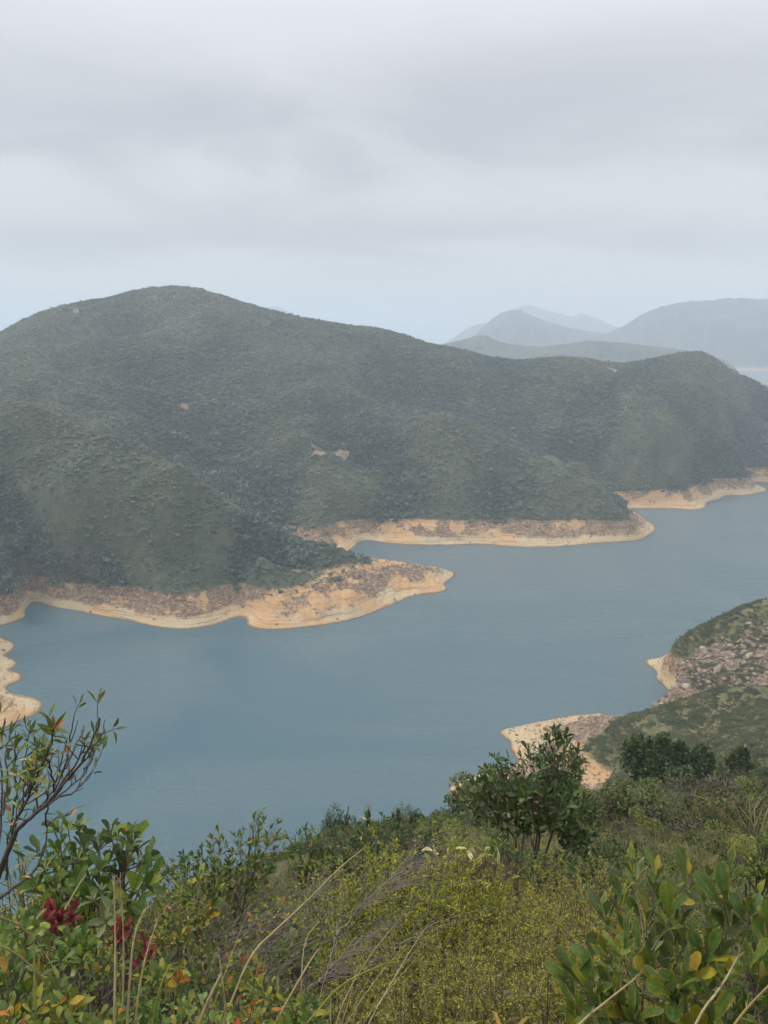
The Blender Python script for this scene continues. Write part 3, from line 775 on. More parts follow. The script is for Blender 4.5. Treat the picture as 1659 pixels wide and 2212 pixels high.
def rosette(p, u, k, th0, th1, back=0.0, Lf=0.06):
    """k leaves round a shoot end; returns pos, dirs, normals"""
    u = unit(u)
    ref = np.array([0.3, 0.9, 0.1]); e1 = unit(np.cross(u, ref)); e2 = np.cross(u, e1)
    ph0 = rng.random()*6.28
    P_, A_, N_ = [], [], []
    for i in range(k):
        ph = ph0 + i*2.39996 + rng.normal()*0.15
        f = (i+0.5)/k
        th = th0 + (th1-th0)*f + rng.normal()*0.10
        rad = math.cos(ph)*e1 + math.sin(ph)*e2
        a = math.cos(th)*u + math.sin(th)*rad
        nn_ = math.sin(th)*u - math.cos(th)*rad + rng.normal(size=3)*0.12
        P_.append(p - u*back*Lf*f + rad*0.004); A_.append(a); N_.append(nn_)
    return P_, A_, N_
def ground_pt(x, y, d):
    p = P(x, y, d); p[2] = zC(p[0], p[1]); return p

def shrub(name, label, cat, poly, dr, ntips, leaf, k=6, kind='obovate', wr=0.36, mat=None, bark=None, base=None, limbs=5, th=(0.35, 1.25),
          back=0.4, cap=300, up=0.7, sub=1, group=None, thick=1.0, low=0.0, extra_low=0.15, twigs=0, flat=None):
    xs = [p[0] for p in poly]; ys = [p[1] for p in poly]
    tips = []; tries = 0; mind = math.sqrt((max(xs)-min(xs))*(max(ys)-min(ys))/ntips)*0.55
    pxs = []
    while len(tips) < ntips and tries < ntips*60:
        tries += 1
        x = random.uniform(min(xs), max(xs)); y = random.uniform(min(ys), max(ys))
        if not inpoly(x, y, poly): continue
        q = mind*(1 if tries < ntips*20 else 0.5)
        if any((x-a)**2+(y-b_)**2 < q*q for a, b_ in pxs): continue
        pxs.append((x, y))
        f = (y-min(ys))/(max(ys)-min(ys)+1e-6)
        d = dr[0] + (dr[1]-dr[0])*np.clip(0.75-0.75*f+random.uniform(-0.35, 0.35), 0, 1)
        tips.append(P(x, y, d))
    tips = np.array(tips)
    dm = 0.5*(dr[0]+dr[1])
    bx = base if base is not None else 0.5*(min(xs)+max(xs))
    b0 = ground_pt(bx, 1900, dm)
    root = empty(name, tuple(b0), label, cat, group)
    cen = tips.mean(0); rad = np.linalg.norm(tips-cen, axis=1).max()+1e-6
    # limbs
    ctr = tips[rng.choice(len(tips), min(limbs, len(tips)), replace=False)]
    for _ in range(5):
        lab = np.argmin(((tips[:, None]-ctr[None])**2).sum(-1), 1)
        ctr = np.array([tips[lab == i].mean(0) if (lab == i).any() else ctr[i] for i in range(len(ctr))])
    pos, ad, nd, sz = [], [], [], []
    sc = np.linalg.norm(cen-b0)
    for i, c in enumerate(ctr):
        tb = Tubes()
        end = b0 + (c-b0)*0.95
        mid = b0 + (c-b0)*0.5 + np.array([0, 0, 0.10*sc]) + rng.normal(size=3)*0.05*sc
        ln = bez(b0 + rng.normal(size=3)*np.array([0.03, 0.03, 0.0])*sc, mid, end, 9)
        ln[1:-1] += rng.normal(size=(7, 3))*0.012*sc
        r_ = 0.012*sc*thick
        tb.add(ln, r_, r_*0.35, 6)
        for tp in tips[lab == i]:
            s_ = int(np.clip(np.argmin(np.linalg.norm(ln-tp, axis=1))-random.choice((0, 1, 2)), 2, 8))
            q = ln[s_]; dirv = unit(tp-q)
            outv = unit(unit(tp-cen)*0.7 + np.array([0, 0, up]) + rng.normal(size=3)*0.25)
            ln2 = bez(q, tp - outv*np.linalg.norm(tp-q)*0.35, tp, 6)
            tb.add(ln2, r_*0.34, r_*0.13, 4)
            u = unit(ln2[-1]-ln2[-2])*0.6 + outv*0.5
            for j in range(sub):
                if j == 0: p_, u_ = tp, u
                else:
                    fr = random.randint(2, 4); p_ = ln2[fr] + rng.normal(size=3)*leaf*0.5; u_ = unit(u+rng.normal(size=3)*0.8)
                    tb.add(np.array([ln2[fr-1], 0.5*(ln2[fr-1]+p_), p_]), r_*0.16, r_*0.10, 4)
                kk = max(3, k + random.choice((-1, 0, 0, 1)))
                a1, a2, a3 = rosette(p_, u_, kk, th[0], th[1], back, leaf)
                pos += a1; ad += a2; nd += a3
                sz += list(leaf*(rng.uniform(0.5, 1.15, len(a1)))*random.uniform(0.8, 1.1))
            for j in range(twigs):
                e = tp + unit(outv+rng.normal(size=3)*0.5)*leaf*random.uniform(1, 2.5)
                tb.add(np.array([ln2[3], 0.5*(ln2[3]+e)+rng.normal(size=3)*0.01, e]), r_*0.12, r_*0.05, 4)
        link('stem', tb.mesh('stem', bark or m_bark, b0), root)
    leaves_out(root, b0, pos, ad, nd, sz, kind, wr, mat, cap)
    return root

# ------------------------------------------------------------------ clumps used for shrubs seen from afar
def clump(nq, size, lobes, seed, hmul=0.8, elong=1.6, spread=0.55):
    """irregular crown of radius about 1 made of many small leaf sprays"""
    r_ = np.random.default_rng(seed)
    C_ = r_.normal(size=(lobes, 3))*np.array([spread, spread, spread*0.45]); C_[:, 2] = np.abs(C_[:, 2])*1.0 + 0.25
    rad = r_.uniform(0.32, 0.58, lobes)
    li = r_.integers(0, lobes, nq)
    dirs = unit(r_.normal(size=(nq, 3)))
    dirs[:, 2] = np.where(dirs[:, 2] < -0.25, -dirs[:, 2], dirs[:, 2])
    p = C_[li] + dirs*(rad[li]*(r_.random(nq)**0.35))[:, None]
    p[:, 2] = np.maximum(p[:, 2]*hmul, 0.02)
    a = unit(dirs + r_.normal(size=(nq, 3))*0.8); n = unit(dirs*0.8 + np.array([0, 0, 0.6]) + r_.normal(size=(nq, 3))*0.5)
    return p, a, n, size*r_.uniform(0.6, 1.4, nq)
def clump_mesh(name, mat, nq, size, lobes, seed, hmul=0.8, wr=0.55, spread=0.55):
    p, a, n, s_ = clump(nq, size, lobes, seed, hmul, spread=spread)
    a, s, n = frames(a, n)
    k = s_[:, None]
    v = np.stack([p - a*k*0.5, p + s*k*wr*0.5, p + a*k*0.5 - n*k*0.1, p - s*k*wr*0.5], 1)
    i = np.arange(nq)[:, None]*4
    F = np.concatenate([np.concatenate([i, i+1, i+2], 1), np.concatenate([i, i+2, i+3], 1)])
    return mesh_np(name, v.reshape(-1, 3), F, [mat], True)
def blades_mesh(name, mat, nb, h, spread, lean, width, seed, seg=4):
    r_ = np.random.default_rng(seed)
    V, F = [], []; n0 = 0
    for i in range(nb):
        a = r_.random()*6.283; b0 = np.array([math.cos(a), math.sin(a), 0])*spread*r_.random()**0.5
        d = unit(np.array([math.cos(a)+r_.normal()*0.6, math.sin(a)+r_.normal()*0.6, 0]))
        hh = h*r_.uniform(0.5, 1.15); ll = lean*hh*r_.uniform(0.2, 1.3)
        sd_ = np.array([-d[1], d[0], 0])*width*r_.uniform(0.6, 1.2)
        for k in range(seg+1):
            t_ = k/seg
            c = b0 + d*ll*t_*t_ + np.array([0, 0, hh*(t_ - 0.28*t_*t_*(ll/hh))])
            w = (1-t_)**0.7
            V += [c-sd_*w*0.5, c+sd_*w*0.5+np.array([0, 0, 0.0])]
            if k: F.append((n0+2*k-2, n0+2*k-1, n0+2*k+1, n0+2*k))
        n0 += 2*(seg+1)
    return mesh_np(name, np.array(V), np.array(F), [mat], True)
def heath_meshes(seed, nst, nlf, mat, lf=0.011, wr=0.2, R_=0.30, Hh=0.5):
    r_ = np.random.default_rng(seed)
    tb = Tubes(); pos, ad, nd = [], [], []
    per = max(1, nlf//nst)
    for i in range(nst):
        a = r_.random()*6.283; q = r_.random()**0.5
        e = np.array([math.cos(a)*R_*q, math.sin(a)*R_*q, Hh*(1.05-0.45*q*q)*r_.uniform(0.8, 1.1)])
        b0 = np.array([e[0]*0.25, e[1]*0.25, 0.0])
        ln = bez(b0, np.array([e[0]*0.55, e[1]*0.55, e[2]*0.6]) + r_.normal(size=3)*0.03, e, 6)
        tb.add(ln, 0.0030, 0.0008, 3)
        sp_ = []
        for j in range(4):
            f = r_.uniform(0.35, 0.95); q0 = ln[int(f*5)]
            e2 = q0 + unit(np.array([r_.normal()*0.7, r_.normal()*0.7, 0.75]))*r_.uniform(0.05, 0.13)
            tb.add(np.array([q0, 0.5*(q0+e2)+r_.normal(size=3)*0.006, e2]), 0.0013, 0.0006, 3)
            sp_.append((q0, e2))
        sp_.append((ln[3], ln[5]))
        for j in range(per):
            s0, s1 = sp_[r_.integers(len(sp_))]
            f = r_.random()**0.7; p = s0*(1-f)+s1*f
            ax = unit(s1-s0)
            dd = unit(ax*0.7 + r_.normal(size=3)*0.75)
            pos.append(p); ad.append(dd); nd.append(r_.normal(size=3)+np.array([0, 0, 0.8]))
    sz = r_.uniform(0.7, 1.3, len(pos))*lf
    return tb, (np.array(pos), np.array(ad), np.array(nd), sz)

# ------------------------------------------------------------------ line of sight over the near slope
_az = np.radians(np.arange(-36, 36.01, 0.5)); _d = np.exp(np.linspace(math.log(1.2), math.log(420), 260))
_AZ, _D = np.meshgrid(_az, _d, indexing='ij')
_T = (heightC(_AZ, _D, False)+0.4*np.clip(_D/6, 0, 1) - H)/_D
_TM = np.maximum.accumulate(_T, 1)
def seen(x, y, ztop):
    az = np.arctan2(x, y); d = np.hypot(x, y)
    i = np.clip(np.round((az+R(36))/R(0.5)).astype(int), 0, len(_az)-1)
    j = np.clip(np.searchsorted(_d, d*0.97)-1, 0, len(_d)-1)
    return (ztop-H)/d > _TM[i, j]
def project(p):
    x, y, z = p[..., 0], p[..., 1], p[..., 2]-H
    cp, sp_ = math.cos(PITCH), math.sin(PITCH)
    fw = y*cp - z*sp_; up_ = y*sp_ + z*cp
    return 829.5 + FPX*x/fw, 1106 - FPX*up_/fw, fw

# ------------------------------------------------------------------ scattering with geometry nodes (uncountable cover only)
def scatter(name, pts, scl, rotz, idx, protos, tone=None, parent=None, tilt=0.0):
    n = len(pts)
    me_ = bpy.data.meshes.new(name)
    me_.vertices.add(n); me_.vertices.foreach_set('co', np.ascontiguousarray(pts, np.float32).ravel())
    def att(nm, tp, v):
        a = me_.attributes.new(nm, tp, 'POINT')
        a.data.foreach_set('vector' if tp == 'FLOAT_VECTOR' else 'value', np.ascontiguousarray(v, np.int32 if tp == 'INT' else np.float32).ravel())
    sc_v = scl if np.ndim(scl) == 2 else np.repeat(np.asarray(scl)[:, None], 3, 1)
    att('scl', 'FLOAT_VECTOR', sc_v)
    rot = np.zeros((n, 3)); rot[:, 2] = rotz; rot[:, 0] = rng.normal(size=n)*tilt; rot[:, 1] = rng.normal(size=n)*tilt
    att('rot', 'FLOAT_VECTOR', rot); att('idx', 'INT', idx)
    att('tone', 'FLOAT', tone if tone is not None else np.zeros(n))
    o = link(name, me_, parent, kind='stuff')
    ng = bpy.data.node_groups.new(name, 'GeometryNodeTree')
    ng.interface.new_socket('Geometry', in_out='INPUT', socket_type='NodeSocketGeometry')
    ng.interface.new_socket('Geometry', in_out='OUTPUT', socket_type='NodeSocketGeometry')
    gi = ng.nodes.new('NodeGroupInput'); go = ng.nodes.new('NodeGroupOutput')
    iop = ng.nodes.new('GeometryNodeInstanceOnPoints'); iop.inputs['Pick Instance'].default_value = True
    j = ng.nodes.new('GeometryNodeJoinGeometry')
    for p in protos:
        oi = ng.nodes.new('GeometryNodeObjectInfo'); oi.inputs['Object'].default_value = p; oi.inputs['As Instance'].default_value = True
        ng.links.new(oi.outputs['Geometry'], j.inputs[0])
    def na(nm, tp):
        q = ng.nodes.new('GeometryNodeInputNamedAttribute'); q.data_type = tp; q.inputs['Name'].default_value = nm
        return q.outputs['Attribute']
    ng.links.new(gi.outputs[0], iop.inputs['Points']); ng.links.new(j.outputs[0], iop.inputs['Instance'])
    ng.links.new(na('idx', 'INT'), iop.inputs['Instance Index'])
    e2r = ng.nodes.new('FunctionNodeEulerToRotation'); ng.links.new(na('rot', 'FLOAT_VECTOR'), e2r.inputs[0])
    ng.links.new(e2r.outputs[0], iop.inputs['Rotation'])
    ng.links.new(na('scl', 'FLOAT_VECTOR'), iop.inputs['Scale'])
    ng.links.new(iop.outputs[0], go.inputs[0])
    md = o.modifiers.new('scatter', 'NODES'); md.node_group = ng
    return o
# ------------------------------------------------------------------ big foreground shrubs
shrub('broadleaf_shrub', 'large leathery-leaved shrub with orange leaf edges filling the lower right corner', 'shrub',
      [(1205,2290),(1222,2180),(1232,2075),(1300,2020),(1300,1960),(1330,1890),(1350,1860),(1440,1868),(1475,1885),(1500,1860),(1590,1880),(1600,1920),(1690,1930),(1740,1990),(1740,2290)],
      (1.75, 2.5), 92, 0.097, 8, 'obovate', 0.33, m_big, m_twig, base=1500, limbs=8, th=(0.15, 0.85), back=0.6, up=1.6, sub=1, thick=0.65)
shrub('broadleaf_shrub', 'glossy green shrub standing against the water, behind the red leaves', 'shrub',
      [(60,1960),(70,1880),(95,1800),(120,1775),(160,1772),(200,1800),(240,1795),(275,1795),(300,1830),(328,1870),(335,1940),(320,1990),(240,1995),(100,2000)],
      (3.0, 3.6), 62, 0.088, 7, 'obovate', 0.46, m_left, m_twig, base=190, limbs=7, th=(0.3, 1.2), up=0.9, sub=1)
shrub('red_leaf_sprig', 'cluster of crimson young leaves in front of the glossy green shrub', 'shrub',
      [(85,1975),(100,1958),(130,1950),(165,1958),(178,1985),(150,2005),(110,2010)], (2.55, 2.75), 9, 0.052, 6, 'oval', 0.44, m_red, m_twig, base=130, limbs=3, th=(0.1, 0.75), up=2.0)
shrub('red_leaf_sprig', 'smaller crimson leaf cluster beside the silvery sprig and tall grass stalks', 'shrub',
      [(243,2010),(262,1990),(285,2000),(290,2035),(250,2045)], (2.4, 2.6), 5, 0.05, 5, 'oval', 0.44, m_red, m_twig, base=262, limbs=2, th=(0.1, 0.75), up=2.0)
shrub('red_leaf_sprig', 'low dark red leaf cluster among mixed leaves, right of the grass stalks', 'shrub',
      [(298,2050),(320,2030),(338,2050),(330,2085),(300,2085)], (2.25, 2.4), 4, 0.05, 5, 'oval', 0.44, m_red, m_twig, base=318, limbs=2, th=(0.1, 0.75), up=2.0)
shrub('silvery_sprig', 'upright sprig of pale grey-green leaves below the glossy green shrub', 'shrub',
      [(195,1930),(220,1905),(250,1912),(262,1960),(240,2000),(200,1985)], (2.5, 2.8), 5, 0.062, 6, 'lance', 0.36, m_silver, m_twig, base=228, limbs=2, th=(0.5, 1.3), up=1.2)
shrub('leafy_bush', 'bushy yellow-green shrub with thin brown stems at the water edge of the view', 'shrub',
      [(330,1950),(335,1880),(375,1850),(430,1838),(452,1800),(475,1775),(490,1790),(520,1800),(545,1760),(565,1742),(580,1768),(608,1768),(615,1820),(600,1880),(560,1930),(450,1960)],
      (4.6, 6.2), 105, 0.062, 6, 'lance', 0.36, m_mid, m_twig, base=480, limbs=10, th=(0.2, 1.0), up=1.1, sub=2, twigs=1, thick=0.6)
shrub('leafy_bush', 'low yellowish leafy bush at the foot of the taller yellow-green shrub', 'shrub',
      [(330,1960),(350,1900),(400,1880),(460,1890),(480,1950),(430,2000),(350,2000)], (3.8, 4.4), 34, 0.06, 6, 'oval', 0.40, m_mix, m_barkg, base=400, limbs=5, th=(0.3, 1.1), up=1.0)
shrub('leafy_bush', 'small bright green bush left of the dense dark shrub', 'shrub',
      [(615,1860),(620,1810),(650,1790),(690,1790),(715,1820),(700,1870),(650,1900)], (5.6, 6.4), 40, 0.075, 7, 'lance', 0.26, m_mid, m_bark, base=660, limbs=5, th=(0.2, 1.2), up=1.0)
shrub('dense_shrub', 'wide dense dark green shrub with narrow leaves in the middle of the slope', 'shrub',
      [(690,1880),(700,1820),(745,1790),(790,1765),(850,1752),(900,1760),(945,1790),(960,1830),(920,1860),(880,1870),(850,1900),(790,1925),(720,1910)],
      (6.3, 8.0), 130, 0.085, 7, 'lance', 0.27, m_dark, m_bark, base=820, limbs=9, th=(0.2, 1.2), up=0.9, sub=2)
shrub('small_tree', 'dark leaved small tree rising above the slope before the orange beach', 'tree',
      [(1000,1720),(1012,1685),(1035,1655),(1060,1640),(1075,1630),(1095,1660),(1120,1640),(1125,1615),(1160,1610),(1195,1575),(1225,1590),(1255,1620),(1268,1650),(1255,1685),(1225,1700),(1245,1720),(1285,1740),(1292,1775),(1275,1835),(1240,1840),(1225,1800),(1150,1790),(1120,1790),(1090,1760),(1055,1740),(1040,1765),(1015,1750)],
      (7.3, 8.7), 150, 0.125, 7, 'obovate', 0.34, m_dark, m_twig, base=1150, limbs=9, th=(0.25, 1.25), up=0.8, sub=2, thick=0.85)
shrub('leafy_bush', 'bright green bush at the foot of the small dark tree', 'shrub',
      [(1050,1860),(1060,1820),(1085,1795),(1115,1810),(1140,1840),(1120,1870)], (6.6, 7.2), 26, 0.07, 7, 'lance', 0.25, m_left, m_bark, base=1095, limbs=4, th=(0.2, 1.1), up=1.0)
shrub('leafy_bush', 'low yellow-green bush between the small dark tree and the heath', 'shrub',
      [(1130,1890),(1140,1850),(1190,1835),(1235,1850),(1240,1890),(1180,1905)], (5.6, 6.3), 30, 0.06, 6, 'oval', 0.42, m_mid, m_bark, base=1185, limbs=4, th=(0.3, 1.1), up=1.0)
shrub('leafy_bush', 'dark glossy low bush right of the small dark tree, above the heath', 'shrub',
      [(1225,1905),(1235,1865),(1265,1850),(1300,1835),(1330,1850),(1345,1890),(1290,1910)], (5.6, 6.4), 34, 0.085, 7, 'obovate', 0.34, m_dark, m_bark, base=1285, limbs=5, th=(0.3, 1.2), up=0.9)
shrub('leafy_bush', 'tall loose bush with cream tips at the right margin above the big shrub', 'shrub',
      [(1600,1890),(1610,1850),(1640,1800),(1665,1790),(1720,1800),(1720,1900)], (5.0, 5.8), 40, 0.055, 6, 'oval', 0.4, m_mid, m_bark, base=1660, limbs=5, th=(0.3, 1.1), up=1.0, sub=2)
shrub('broad_leaf_climber', 'pale broad leaves of a climber hanging over brown twigs', 'climber',
      [(985,1850),(1000,1830),(1060,1835),(1075,1850),(1095,1870),(1085,1905),(1060,1890),(1020,1860)], (5.2, 5.6), 11, 0.105, 2, 'oval', 0.42, m_pale, m_twig, base=1050, limbs=3, th=(0.8, 1.6), up=0.3)
shrub('broad_leaf_climber', 'a few pale green leaves of a climber left of the small dark tree foot', 'climber',
      [(915,1860),(925,1832),(970,1840),(975,1868),(940,1872)], (5.4, 5.7), 6, 0.10, 2, 'oval', 0.42, m_pale, m_twig, base=945, limbs=2, th=(0.8, 1.6), up=0.3)
m_yel2 = leafmat('leaf_fresh', [(0.0, (0.09, 0.15, 0.035)), (0.6, (0.16, 0.22, 0.045)), (0.93, (0.27, 0.29, 0.06)), (1.0, (0.5, 0.24, 0.06))], None, rough=0.42)
# low mixed-leaf bushes of the lower left
low = [
 (45,2010,2.5,95,70,'low mixed bush with yellow and green leaves under the crimson cluster, by the left margin'),
 (165,2045,2.3,80,50,'low green bush below the crimson cluster'),
 (30,2095,2.0,90,70,'yellow-green bush at the left margin under the leaning branch'),
 (225,2090,2.1,80,60,'low leafy bush at the foot of the tall grass stalks'),
 (345,2095,2.2,80,60,'mixed bush with orange leaves right of the tall grass stalks'),
 (110,2150,1.8,110,70,'mixed green and rusty bush near the bottom left'),
 (430,2095,2.3,90,70,'leafy bush tangled with the wind-bent grey twigs'),
 (300,2175,1.75,100,70,'mixed low bush at the bottom edge between the grass stalks'),
 (520,2090,2.6,80,60,'small olive leafed bush behind the straw stalk'),
 (575,2150,2.1,90,60,'mixed bush with red leaves left of the bare grey branch'),
 (35,2195,1.6,110,70,'large-leaved low bush in the bottom left corner'),
 (205,2215,1.6,110,60,'low green bush at the bottom edge below the tall grass stalks'),
 (425,2190,1.75,110,70,'orange and green bush at the bottom edge under the grey twigs'),
 (640,2050,2.9,80,60,'small bush of olive leaves left of the pale dead stem'),
 (480,2015,3.1,90,60,'greyish leafy bush at the end of the wind-bent twigs'),
 (375,2010,3.0,80,55,'low bush of yellowish leaves right of the small red clusters'),
 (590,1975,3.6,90,60,'small leafy bush under the middle of the long straw stalk'),
 (520,2200,1.7,100,60,'mixed bush with red tips at the bottom edge left of the grey branch'),
 (690,1950,4.2,80,60,'loose bush of narrow leaves in front of the dense dark shrub'),
 (655,2190,1.8,80,60,'olive leafed low bush under the bare grey branch'),
]
for x, y, d, w, h, lab in low:
    pl = [(x-w*.55, y+h*.7), (x-w*.5, y), (x-w*.25, y-h*.5), (x+w*.2, y-h*.55), (x+w*.55, y-h*.1), (x+w*.5, y+h*.7)]
    shrub('leafy_bush', lab, 'shrub', pl, (d-0.18, d+0.22), random.randint(28, 40), random.uniform(0.028, 0.050), random.choice((4, 5, 6)), random.choice(('oval', 'obovate')), 0.42, random.choice((m_mix, m_mix, m_mid, m_left, m_yel2)) if x < 620 else m_mid, m_barkg, base=x, limbs=4, th=(0.3, 1.25), up=0.9, thick=0.7, group='low mixed-leaf bushes of the lower left')

# ------------------------------------------------------------------ leaning bare-twigged shrub at the left margin
def px3(lst, d0, d1=None):
    n = len(lst); dd = np.linspace(d0, d1 or d0, n)
    return np.array([P(x, y, d) for (x, y), d in zip(lst, dd)])
b0 = ground_pt(-60, 1900, 2.5)
root = empty('leaning_shrub', tuple(b0), 'sparse dark-twigged shrub leaning over the water at the left margin', 'shrub')
br = [
 [(-70,2060),(-30,1960),(-5,1920),(40,1898),(90,1860),(110,1815),(113,1762)], [(113,1762),(135,1748),(165,1738)], [(113,1768),(115,1720),(112,1690)],
 [(-50,2000),(-5,1890),(12,1840),(35,1790),(70,1745),(110,1722),(160,1665),(200,1620),(237,1533)], [(160,1665),(215,1610),(248,1557)], [(110,1722),(165,1680),(205,1655),(222,1610)],
 [(-20,1900),(2,1820),(10,1740),(8,1660),(2,1600),(-5,1555)], [(10,1740),(22,1680),(18,1610),(30,1560)], [(12,1840),(30,1760),(45,1690),(62,1620),(75,1560)],
 [(45,1690),(38,1640),(40,1585)], [(62,1700),(90,1655),(120,1600),(128,1555)], [(80,1740),(130,1690),(155,1640),(168,1590),(173,1543)], [(130,1690),(140,1640),(142,1600)],
 [(155,1640),(178,1600),(190,1570)], [(20,1880),(22,1800),(52,1720),(100,1670)], [(90,1730),(88,1680),(100,1630)], [(35,1790),(60,1700),(85,1640),(92,1590)],
 [(120,1712),(170,1640),(205,1590)], [(100,1722),(150,1702),(190,1680),(218,1650)], [(-10,1790),(-2,1700),(-20,1620)], [(200,1640),(215,1630),(222,1605)],
 [(50,1740),(75,1690),(80,1650)], [(130,1690),(125,1650),(110,1610)], [(60,1720),(110,1690),(140,1665),(150,1610),(160,1580)],
]
br = [[(x*0.93-4, y+20) for x, y in ln] for ln in br]
pos, ad, nd, sz = [], [], [], []
for i, ln in enumerate(br):
    tb = Tubes()
    dj = 2.9 + 0.5*math.sin(i*1.7)
    p = smooth_line(px3(ln, dj, dj+0.2*math.cos(i)))
    p[1:-1] += rng.normal(size=(len(p)-2, 3))*0.0025
    tb.add(p, 0.011 if i in (0, 3) else 0.0042, 0.0022, 6)
    for j in range(5):
        q = p[random.randint(len(p)//3, len(p)-2)]; e = q + unit(unit(p[-1]-p[-4])+rng.normal(size=3)*0.45)*random.uniform(0.04, 0.11)
        tb.add(np.array([q, 0.5*(q+e)+rng.normal(size=3)*0.004, e]), 0.0022, 0.0011, 4)
        if random.random() < 0.40 and i not in (0, 1, 2):
            a1, a2, a3 = rosette(e, unit(e-q), random.randint(2, 5), 0.25, 0.9, 0.3, 0.05); pos += a1; ad += a2; nd += a3; sz += list(0.054*rng.uniform(0.6, 1.1, len(a1)))
    if i in (6, 7, 8, 9, 10, 14, 16, 15, 19, 21, 22):
        a1, a2, a3 = rosette(p[-1], unit(p[-1]-p[-3]), 7, 0.2, 1.0, 0.8, 0.06); pos += a1; ad += a2; nd += a3; sz += list(0.060*rng.uniform(0.7, 1.15, len(a1)))
    link('branch', tb.mesh('branch', m_bark, b0), root)
for cx_, cy_, n_ in [(20,1640,10),(35,1700,12),(70,1660,9),(60,1720,10),(25,1770,12),(110,1680,6),(40,1830,10),(135,1650,4)]:
    for _ in range(n_):
        q = P(cx_*0.93-4+random.gauss(0, 14), cy_+20+random.gauss(0, 20), 3.0+random.uniform(-0.2, 0.2))
        pos.append(q); ad.append(unit(np.array([rng.normal()*0.6, rng.normal()*0.5, 0.7]))); nd.append(rng.normal(size=3)+np.array([0, -0.5, 0.7])); sz.append(0.056*random.uniform(0.7, 1.1))
leaves_out(root, b0, pos, ad, nd, sz, 'lance', 0.27, m_lance, 300)

# ------------------------------------------------------------------ wind-bent grey twigs and bare branch
b0 = ground_pt(600, 1900, 1.5)
root = empty('windswept_shrub', tuple(b0), 'bare grey shrub bent over by wind towards the right in the lower middle', 'shrub')
for k_, (ln, r0, r1) in enumerate([([(560,2290),(610,2205),(650,2150),(686,2122),(720,2108),(786,2096),(820,2068),(860,2045),(953,1985)], 0.012, 0.003),
                  ([(690,2125),(700,2110),(713,2095),(726,2022),(743,1930)], 0.006, 0.002), ([(713,2095),(760,2040),(800,2020)], 0.004, 0.0015),
                  ([(610,2205),(540,2130),(470,2110),(377,2155)], 0.005, 0.002), ([(726,2022),(780,1960),(850,1890),(870,1868)], 0.004, 0.0015), ([(735,1980),(800,1945),(850,1925)], 0.003, 0.001)]):
    tb = Tubes(); p = smooth_line(px3(ln, 2.2, 2.9)); p[1:-1] += rng.normal(size=(len(p)-2, 3))*0.003; tb.add(p, r0, r1, 6)
    for j in range(46 if k_ in (0, 3, 4) else 22):
        q = p[random.randint(len(p)//4, len(p)-1)]
        w = np.array([0.75, 0.25, 0.30]) + rng.normal(size=3)*np.array([0.3, 0.3, 0.34]); e = q + unit(w)*random.uniform(0.12, 0.42)
        tb.add(bez(q, 0.5*(q+e)+np.array([-0.01, 0, 0.03])+rng.normal(size=3)*0.02, e, 5), 0.0014, 0.0005, 3)
    link('branch', tb.mesh('branch', m_barkg, b0), root)
tb = Tubes()
for j in range(130):
    x0 = random.uniform(380, 660); y0 = 2140-(x0-370)*0.55+random.gauss(0, 42)
    L_ = random.uniform(70, 190); dj = 2.6+random.uniform(-0.3, 0.4); s_ = random.uniform(0.1, 1.1)
    p = smooth_line(px3([(x0, y0), (x0+L_*0.5, y0-L_*0.5*s_+random.gauss(0, 6)), (x0+L_, y0-L_*s_*0.85)], dj, dj+0.15)); p[1:-1] += rng.normal(size=(len(p)-2, 3))*0.006; tb.add(p, 0.0011, 0.0004, 3)
link('twigs', tb.mesh('twigs', m_barkg, b0), root, kind='stuff')
b0 = ground_pt(930, 1900, 5.2)
root = empty('twiggy_bush', tuple(b0), 'upright brown leafless bush in front of the dense dark shrub and small tree', 'shrub')
tb = Tubes()
for j in range(420):
    x0 = random.uniform(830, 1120); dj = random.uniform(4.7, 5.7); y0 = 1945-(dj-4.7)*30
    p = px3([(x0, y0), (x0+random.gauss(0, 6), y0-40), (x0+random.gauss(3, 16), y0-random.uniform(50, 100))], dj); tb.add(p, 0.003, 0.001, 3)
    if j % 2:
        q = p[1]; tb.add(np.array([q, q+np.array([rng.normal()*0.06, rng.normal()*0.06, 0.12])]), 0.0014, 0.0008, 3)
link('stem', tb.mesh('stem', m_twig, b0), root, kind='stuff')

# ------------------------------------------------------------------ heath bushes
protos_h = []
spots_h = [(800,1905,3.5,1),(870,1885,3.7,1),(930,1905,3.6,1),(850,1945,3.2,1),(770,1950,3.2,1),(940,1960,3.2,1),
 (1010,1930,4.4,0),(1090,1925,4.6,0),(1170,1920,4.6,0),(1250,1925,4.5,0),(1320,1935,4.4,0),(1030,1975,3.7,0),(1120,1970,3.8,0),(1210,1970,3.7,0),(1290,1985,3.5,0),
 (980,2040,2.9,0),(1070,2040,3.0,0),(1160,2035,3.0,0),(1240,2050,2.8,0),(900,2080,2.5,0),(990,2100,2.4,0),(1080,2105,2.4,0),(1170,2110,2.3,0),(840,2140,2.1,0),
 (930,2160,2.0,0),(1020,2170,2.0,0),(1110,2175,1.95,0),(1200,2180,1.9,0),(760,2190,1.9,0),(850,2210,1.8,0),(1000,2000,3.3,0),(1150,2000,3.4,0),(1260,2110,2.3,0),(20,1960,3.0,0),(50,1945,3.2,0)]
hm = {}
for v in range(4):
    for c, (mt, lf) in enumerate(((m_heath, 0.0095), (m_heathy, 0.0105))):
        tb, lv = heath_meshes(60+v, 40, 9500 if c == 0 else 8500, None, lf)
        hm[(c, v)] = (tb.mesh('twigs', m_twig), joined_leaves('foliage', *lv, 'lance', 0.24 if c == 0 else 0.34, mt))
